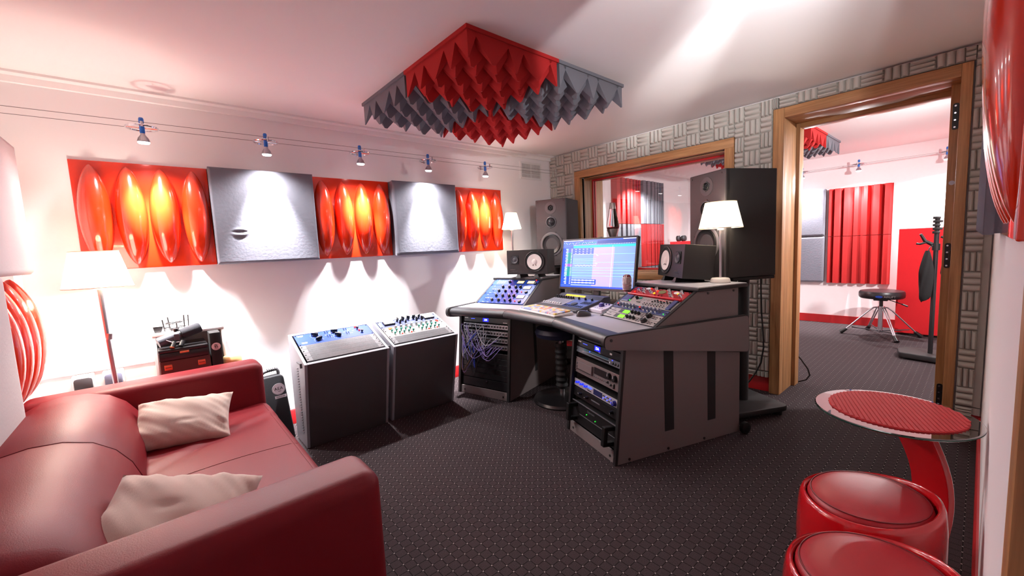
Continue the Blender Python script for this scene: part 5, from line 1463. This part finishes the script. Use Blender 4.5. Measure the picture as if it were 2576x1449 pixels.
# broadcast microphone
bm = thing('broadcast_microphone', 'dark grey broadcast microphone with a foam end lying on the black case', 'microphone', (.06, 2.93, .736))
a0 = V((-.03, 2.905, .772)); a1 = V((.062, 2.925, .798)); a2 = V((.155, 2.945, .824))
MICG = mat('mic_grey', (70, 72, 80), .45)
dv = (a2-a0).normalized()
MB().cyl(a0, a1, .0275, n=24).build('barrel', MICG, bm); MB().lathe([(.0275, 0), (.029, .006), (.029, .085), (.026, .094), (0, .095)], a1+dv*.01, 24, dv).build('foam_end', mat('mic_foam', (44, 44, 50), .95, bump=.4, bscale=400), bm)
MB().cyl(a1, a1+dv*.011, .0235, n=20).build('neck', BLACK, bm)
yk = a1-dv*.012; side_ = V((0, -1, 0)); MB().cyl(yk+V((0, 0, .024)), yk+V((0, 0, .042)), .011, n=14).build('yoke_knob', BLACK, bm)
MB().cbox(yk+V((0, -.028, -.002)), (.024, .010, .036)).build('yoke_plate', MICG, bm, bevel=.002)
MB().tube([yk+V((-.045, -.02, .010)), yk+V((-.045, -.036, -.012)), yk+V((-.02, -.04, -.028)), yk+V((.01, -.036, -.030))], .003, n=6).build('yoke_wire', ALU, bm, smooth=80)
for dx in (-.012, .024):
    MB().cyl(yk+V((dx, -.030, -.028)), yk+V((dx-.012, -.046, -.052)), .0125, .0115, n=16).build('swivel', BLACK, bm)
MB().lathe([(.006, 0), (.0115, .0005), (.0115, .002), (.006, .0025)], yk+V((-.0245, -.0466, -.053)), 18, (-.4, -.55, -.8)).build('copper_ring', BR, bm)
# shock mount on the shelf top
sm_ = thing('shock_mount', 'black spidery microphone shock mount on the white shelf top', 'shock mount', (.03, 3.08, szt))
BLK = BLACKSAT
for k, (r, z) in enumerate(((.052, .018), (.038, .046))):
    MB().tube([(.05+r*cos(2*pi*i/20), 3.08+r*.7*sin(2*pi*i/20), szt+z) for i in range(20)], .0028, n=5, closed=True).build('ring', BLK, sm_, smooth=80)
for (x, y, dx, dz) in ((.005, 3.07, -.006, .07), (.03, 3.11, -.006, .078), (.095, 3.07, .002, .085), (.115, 3.10, .003, .08), (.06, 3.03, 0, .05)):
    MB().cyl((x, y, szt+.001), (x+dx, y, szt+dz), .0032, n=6).build('post', BLK, sm_)
for (p_, q_) in (((.0, 3.07, .04), (.115, 3.10, .05)), ((.03, 3.11, .035), (.06, 3.03, .04)), ((.095, 3.07, .06), (.03, 3.11, .03))):
    MB().cyl((p_[0], p_[1], szt+p_[2]), (q_[0], q_[1], szt+q_[2]), .0018, n=5).build('elastic', BLK, sm_)
MB().prism([(-.04, 3.05, szt+.001), (-.01, 3.05, szt+.001), (0, 3.05, szt+.034), (-.045, 3.05, szt+.036)], (0, .008, 0)).build('clip', BLK, sm_); MB().box(.03, .07, 3.05, 3.10, szt+.001, szt+.02).build('body', BLK, sm_, bevel=.003)
# beige drum-shaped object
dr = thing('wooden_shaker', 'rounded pale wooden drum shape behind the sofa arm', 'percussion', (.258, 2.93, .56))
WOODP = mat('pale_wood', (226, 180, 120), .5, var=.08, vscale=12)
MB().lathe([(0, 0), (.035, 0), (.045, .012), (.047, .03), (.050, .048), (.049, .066), (.040, .082), (.02, .088), (0, .089)], (.290, 2.915, .553), 32).build('shell', WOODP, dr)
st_ = thing('storage_tub', 'white tub behind the sofa arm under the pale wooden drum shape', 'box', (.29, 2.93, 0))
MB().box(.255, .345, 2.86, 2.975, 0, .552).build('tub_body', SWH, st_, bevel=.006); MB().box(.252, .348, 2.857, 2.978, .535, .5525).build('lid', SWH, st_, bevel=.004)
# wall boxes beside the floor lamp
for x, l, m_ in ((-.357, 'white wall box with a dark square cover, next to the red bumps', DARKGREY), (-.238, 'white wall box with a grey-blue square cover, behind the lamp pole', mat('grey_blue_cover', (104, 110, 132), .5))):
    t = thing('wall_box', l, 'wall box', (x, YA, .57), 'pair of wall boxes')
    MB().box(x-.042, x+.042, YA-.055, YA, .525, .612).build('box_body', WHITEPL, t, bevel=.004)
    cv = rpoly([(x-.036, .532), (x+.036, .532), (x+.036, .598), (x-.036, .598)], [.004, .004, .014, .014], 2)
    MB().prism([(a, YA-.0555, b) for a, b in cv], (0, -.008, 0)).build('cover', m_, t, bevel=.002)
tr = MB().box(XC+.005, -.06, YA-.012, YA, .616, .626); struct(tr.build('trim_3', WHITE, bevel=.002))
# microphone case with round badge, between sofa and rack
ac = thing('microphone_case', 'black soft case with a round white badge between sofa and rack', 'case', (.49, 3.0, 0))
AF = Mx.Translation((.415, 2.955, 0)) @ Mx.Rotation(radians(-5), 4, 'X') @ Mx.Rotation(radians(5.5), 4, 'Y')
AF = Mx.Translation((.430, 2.955, .002)) @ Mx.Rotation(radians(-4.5), 4, 'X') @ Mx.Rotation(radians(-2.2), 4, 'Y')
sp_ = rpoly([(0, 0), (.165, 0), (.150, .435), (.012, .435)], [.01, .01, .03, .03], 5)
MB(AF).prism([(a, 0, b) for a, b in sp_], (0, .085, 0)).build('case_body', mat('black_nylon', (20, 20, 26), .75, bump=.2, bscale=300), ac, bevel=.008, seg=3)
MB(AF).tube([(.03, .04, .436), (.032, .04, .452), (.05, .04, .466), (.075, .04, .470), (.10, .04, .472), (.125, .04, .470), (.13, .04, .455), (.13, .04, .436)], .010, n=8).build('carry_handle', DARKGREY, ac, smooth=80)
for i in range(5): MB(AF).tube([(.07+.011*i, .04+.0105*cos(a), .471+.0105*sin(a)) for a in [2*pi*k/10 for k in range(10)]], .0022, n=5, closed=True).build('grip_ridge', BLACK, ac, smooth=80)
bd = AF @ frame((.110, -.0006, .345), (1, 0, 0), (0, 0, 1), (0, -1, 0))
b_ = place(MB().lathe([(.039, 0), (.039, .001)], n=36).mesh('badge', BLACK, smooth=30), 'badge', bd, ac)
place(MB().lathe([(.0375, 0), (.0375, .0012)], n=36).mesh('badge_face', mat('badge_white', (222, 218, 226), .5), smooth=30), 'badge_face', bd @ T((0, 0, .0004)), b_)
rg = MB().tube([(.0345*cos(2*pi*i/36), .0345*sin(2*pi*i/36), .0018) for i in range(36)], .0006, n=4, closed=True).mesh('badge_ring', BLACK); place(rg, 'badge_ring', bd, b_)
text('AEA', .028, bd @ T((0, .002, .0021)), BLACK, ac); place(MB().cbox((.004, -.016, .002), (.016, .0025, .0006)).mesh('badge_dash', BLACK, smooth=0), 'badge_dash', bd, b_)
lb = place(MB().cbox((.006, -.052, .0006), (.066, .018, .0012)).mesh('name_strip', mat('badge_white'), smooth=0), 'name_strip', bd, ac)
text('MADE IN USA', .0085, bd @ T((.006, -.052, .0014)), BLACK, ac)

# ================================================================== ROOM BEYOND: seen through window and doorway
# grey fabric panels, two rows
for k, (y, z, l) in enumerate(((1.68, 1.465, 'upper grey fabric panel beyond the doorway'), (1.68, .852, 'lower grey fabric panel beyond the doorway'))):
    fabric_panel((XF, y, z), -pi/2, l, depth=.09)
# red ridged panels, two rows
def ridged(loc, R, w, h, ridges, m, label, dep=.075, group=None, base=.02):
    t = thing('ridged_panel', label, 'acoustic panel', loc, group); t.rotation_euler = (0, 0, R)
    me = MB().box(-w/2, w/2, -base, 0, -h/2, h/2).mesh('backing', m, smooth=0); place(me, 'backing', Mx(), None).parent = t
    for (x0_, x1_, x2_, d) in ridges:
        # steep side, flat face, chamfered top
        mb = MB(); zt, zb = h/2-.002, -h/2+.002
        pl_ = [(x0_, -base), (x0_+.008, -base-d), (x1_, -base-d), (x2_, -base)]
        vs = [(a, b, zb) for a, b in pl_]+[(a, b, zt if b > -base-.001 else zt-.0) for a, b in pl_]
        mb.add(vs, [(3, 2, 1, 0), (4, 5, 6, 7)]+[(i, (i+1) % 4, 4+(i+1) % 4, 4+i) for i in range(4)])
        me = mb.mesh('ridge', m, smooth=0); place(me, 'ridge', Mx(), None).parent = t
    return t
RD = [(-.305, -.275, -.26, .05), (-.245, -.185, -.165, .06), (-.15, -.095, -.075, .06), (-.05, .0, .02, .06), (.04, .085, .105, .06), (.13, .195, .215, .06), (.235, .29, .305, .06)]
ridged((XF, 1.043, 1.453), -pi/2, .62, .61, RD, REDFOAM, 'upper red ridged foam panel beyond the doorway')
ridged((XF, 1.043, .843), -pi/2, .62, .605, RD, REDFOAM, 'lower red ridged foam panel beyond the doorway')
# chequered ridged columns on the long wall, seen through the window
RC = [(-.315, -.235, -.205, .07), (-.195, -.12, -.09, .07), (-.08, -.02, .01, .07), (.02, .075, .10, .06), (.11, .155, .175, .055), (.185, .22, .24, .05), (.25, .285, .31, .05)]
labs = {(0, 0): 'red ridged panel, upper row in the window, next to the lava lamp', (1, 0): 'grey ridged panel, upper row in the window', (0, 1): 'grey ridged panel behind the lava lamp base', (1, 1): 'red ridged panel above the window sill beside the screen',
        (0, 2): 'red ridged panel hidden low behind the screen, at the window sill', (1, 2): 'grey ridged panel just showing over the red sill bead'}
for i in (0, 1):
    for j in (0, 1, 2):
        red = (i+j) % 2 == 0
        ridged((4.905+.63*i, YA, 1.745-.605*j), 0, .625, .602, RC, REDFOAM if red else GREYFOAM, labs[i, j])
# tall red felt screen beside the doorway view
gb = thing('red_screen', 'tall red felt screen standing on the carpet beyond the doorway', 'screen', (6.42, .1, 0))
MB().box(6.36, 6.48, -.55, .632, .02, 1.205).build('felt_panel', REDFELT, gb, bevel=.008, seg=3)
for y in (-.4, .48): MB().box(6.37, 6.47, y-.03, y+.03, 0, .03).build('foot', BLACK, gb)
g2 = thing('red_screen', 'red felt screen top carrying headphones, seen low in the window', 'screen', (6.0, 2.75, 0))
MB().box(5.93, 6.06, 2.35, 3.135, .02, 1.172).build('felt_panel', REDFELT, g2, bevel=.006, seg=3)
for y in (2.45, 3.03): MB().box(5.94, 6.05, y-.03, y+.03, 0, .03).build('foot', BLACK, g2)
hp = thing('headphones', 'dark headphones lying on the red screen in the window', 'headphones', (6.0, 2.98, 1.1725))
for y, a in ((2.955, 0), (3.03, .3)):
    MB().lathe([(.042, 0), (.045, .01), (.04, .03), (.02, .036), (0, .037)], (6.0, y, 1.215), 20, (0, -1, .1)).build('ear_cup', DARKGREY, hp)
    MB().lathe([(.03, 0), (.044, .003), (.044, .018), (.03, .02)], (6.0, y+.004, 1.215), 20, (0, 1, -.1)).build('ear_pad', BLACKM, hp)
MB().tube([(6.0+.02*sin(a*2), 2.99-.05*cos(a)-.03*sin(a), 1.20+.055*sin(a)) for a in [pi*i/12 for i in range(13)]], .006, n=6).build('headband', ALU, hp, smooth=80)
# drum throne
th = thing('drum_stool', 'black round drum stool with chrome double-braced legs', 'stool', (6.154, .731, 0))
tx_, ty_ = 6.154, .731
MB().lathe([(0, .432), (.12, .432), (.185, .440), (.197, .452), (.200, .475), (.198, .505), (.188, .520), (.15, .527), (0, .529)], (tx_, ty_, 0), 40).build('seat', mat('black_vinyl', (26, 22, 26), .35), th)
MB().box(tx_-.07, tx_+.07, ty_-.06, ty_+.06, .412, .432).build('seat_bracket', BLACK, th, bevel=.004)
MB().cyl((tx_, ty_, .06), (tx_, ty_, .34), .022, n=18).build('outer_tube', ALU, th); MB().cyl((tx_, ty_, .34), (tx_, ty_, .42), .017, n=14).build('inner_tube', BLACKSAT, th)
MB().cyl((tx_, ty_, .318), (tx_, ty_, .345), .034, n=16).build('height_collar', CHROME, th); MB().cyl((tx_, ty_, .045), (tx_, ty_, .075), .028, n=14).build('lower_collar', CHROME, th)
MB().tube([(tx_, ty_-.05, .425), (tx_-.03, ty_-.13, .40), (tx_-.05, ty_-.20, .375)], .005, n=6).build('lever', BLACK, th); MB().cyl((tx_-.045, ty_-.175, .385), (tx_-.058, ty_-.225, .365), .009, n=8).build('lever_grip', BLACK, th)
for k in range(4):
    A_ = {0: 1.78, 1: -1.20, 2: -2.62, 3: .45}[k]; d_ = V((cos(A_), sin(A_), 0)); p_ = V((-sin(A_), cos(A_), 0)); c_ = V((tx_, ty_, 0)); r_k = .34
    lg_ = MB()
    for s_ in (-.011, .011): lg_.tube([c_+d_*.025+p_*s_+Zv*.332, c_+d_*.06+p_*s_+Zv*.326, c_+d_*.10+p_*s_+Zv*.292, c_+d_*(r_k-.02)+p_*s_*.6+Zv*.04], .0065, n=8)
    o = lg_.build('leg', ALU, th, smooth=80)
    MB().cyl(c_+d_*.02+Zv*.06, c_+d_*(r_k-.09)+Zv*.085, .006, n=6).build('brace', DARKGREY, th)
    MB().cyl(c_+d_*(r_k-.045)+Zv*.062, c_+d_*(r_k+.012)+Zv*.012, .017, .023, n=10).build('rubber_foot', BLACK, o)
d_ = V((cos(pi+.12), sin(pi+.12), 0))
TFm = frame(V((tx_, ty_, 0))+V((-.2006, -.030, .477)), (0, -1, 0), (0, 0, 1), (-1, 0, 0))
text('AIRLIFT', .030, Mx.Translation((-.001, 0, 0)) @ frame((tx_-.188, ty_-.090, .472), (.33, -.944, 0), (0, 0, 1), (-.944, -.33, 0)), GREYLAM, th)
bd_ = MB().lathe([(.022, 0), (.022, .0016)], n=18).mesh('blue_badge', BLUEGEAR); place(bd_, 'blue_badge', frame((tx_-.2005, ty_-.003, .472), (0, -1, 0), (0, 0, 1), (-1, 0, 0)) @ Mx.Diagonal((1.4, .6, 1, 1)), th)
# microphone stand with cross base and hanging bag
ms_ = thing('microphone_stand', 'black heavy stand with clamps and clips by the door jamb', 'stand', (5.25, .275, 0))
bx, by = 5.25, .275
MB().prism([(bx+a, by+b, .012) for a, b in rpoly([(-.17, -.12), (-.10, .20), (.10, .23), (.19, .16), (.19, -.12)], .03)], (0, 0, .05)).build('weighted_base', BLACKM, ms_, bevel=.012, seg=3)
for a, b in ((-.13, -.09), (.15, -.09), (.12, .16), (-.07, .16)): MB().cyl((bx+a, by+b, 0), (bx+a, by+b, .014), .02, n=10).build('foot', BLACK, ms_)
MB().cyl((bx, by, .06), (bx, by, 1.28), .017, n=14).build('pole', BLACKSAT, ms_)
MB().cyl((bx, by, 1.0), (bx, by, 1.06), .027, n=14).build('clutch', BLACK, ms_)
for k in range(5): MB().cbox((bx-.004, by+.004*(-1)**k, 1.16+.032*k), (.05, .048+.014*(k % 2), .022)).build('clamp', BLACK, ms_, bevel=.004)
MB().tube([(bx, by+.02, 1.05), (bx-.02, by+.07, 1.085), (bx-.03, by+.10, 1.15)], [.016, .014, .010], n=8).build('clip_arm', BLACK, ms_, smooth=60)
MB().tube([(bx-.02, by+.06, 1.075), (bx-.03, by+.10, 1.06), (bx-.03, by+.125, 1.065)], .009, n=8).build('clip_jaw', BLACK, ms_, smooth=60)
MB().tube([(bx, by-.03, 1.12), (bx-.01, by-.06, 1.10), (bx-.01, by-.07, .98), (bx-.01, by-.05, .86), (bx-.01, by-.045, .80), (bx-.01, by-.065, .74)], .011, n=8).build('hanging_clip', BLACK, ms_, smooth=60)
MB().tube([(bx-.01+.0*i, by-.065+.02*cos(2*pi*i/12), .72+.022*sin(2*pi*i/12)) for i in range(12)], .003, n=5, closed=True).build('metal_ring', ALU, ms_, smooth=80)
bg = thing('cloth_bag', 'black cloth bag hanging from the stand by the door jamb', 'bag', (5.21, .335, .60))
def bagf(u, v):
    a = 2*pi*u; z = 1.0-.45*v; s_ = .30+.70*min(1, v*2.4)**.7; s_ *= 1-.45*max(0, (v-.86)/.14)**3
    return (5.215+.028*s_*cos(a)+.004*sin(5*a+9*v), .325+.045*s_*sin(a)+.005*sin(3*a+7*v), z-.03*max(0, v-.8)*sin(a)*3)
MB().grid(bagf, 28, 18).build('bag_cloth', mat('black_cloth', (15, 13, 14), .95, bump=.3, bscale=80), bg, weld=True, smooth=80)
MB().tube([(5.215, .32, 1.0), (5.225, .31, 1.03), (5.235, .295, 1.045)], .004, n=6).build('drawstring', BLACK, bg, smooth=80)
# ------------------------------------------------------------------ loose cables
tag(MB().tube([(3.40, 1.085, .95), (3.415, 1.085, .80), (3.405, 1.075, .62), (3.40, 1.062, .48), (3.395, 1.055, .36), (3.39, 1.07, .24), (3.37, 1.10, .16), (3.35, 1.13, .10), (3.33, 1.16, .05)], .006, n=8).build('speaker_cable', BLACK, smooth=80), 'black cable hanging down the foam wall behind the desk', 'cable')
tag(MB().tube([(3.84, .985, .26), (3.85, .93, .20), (3.86, .88, .12), (3.865, .868, .07), (3.86, .89, .03), (3.84, .93, .012), (3.84, .985, .010)], .006, n=8).build('floor_cable', BLACK, smooth=80), 'black cable looping out behind the oak door jamb', 'cable')
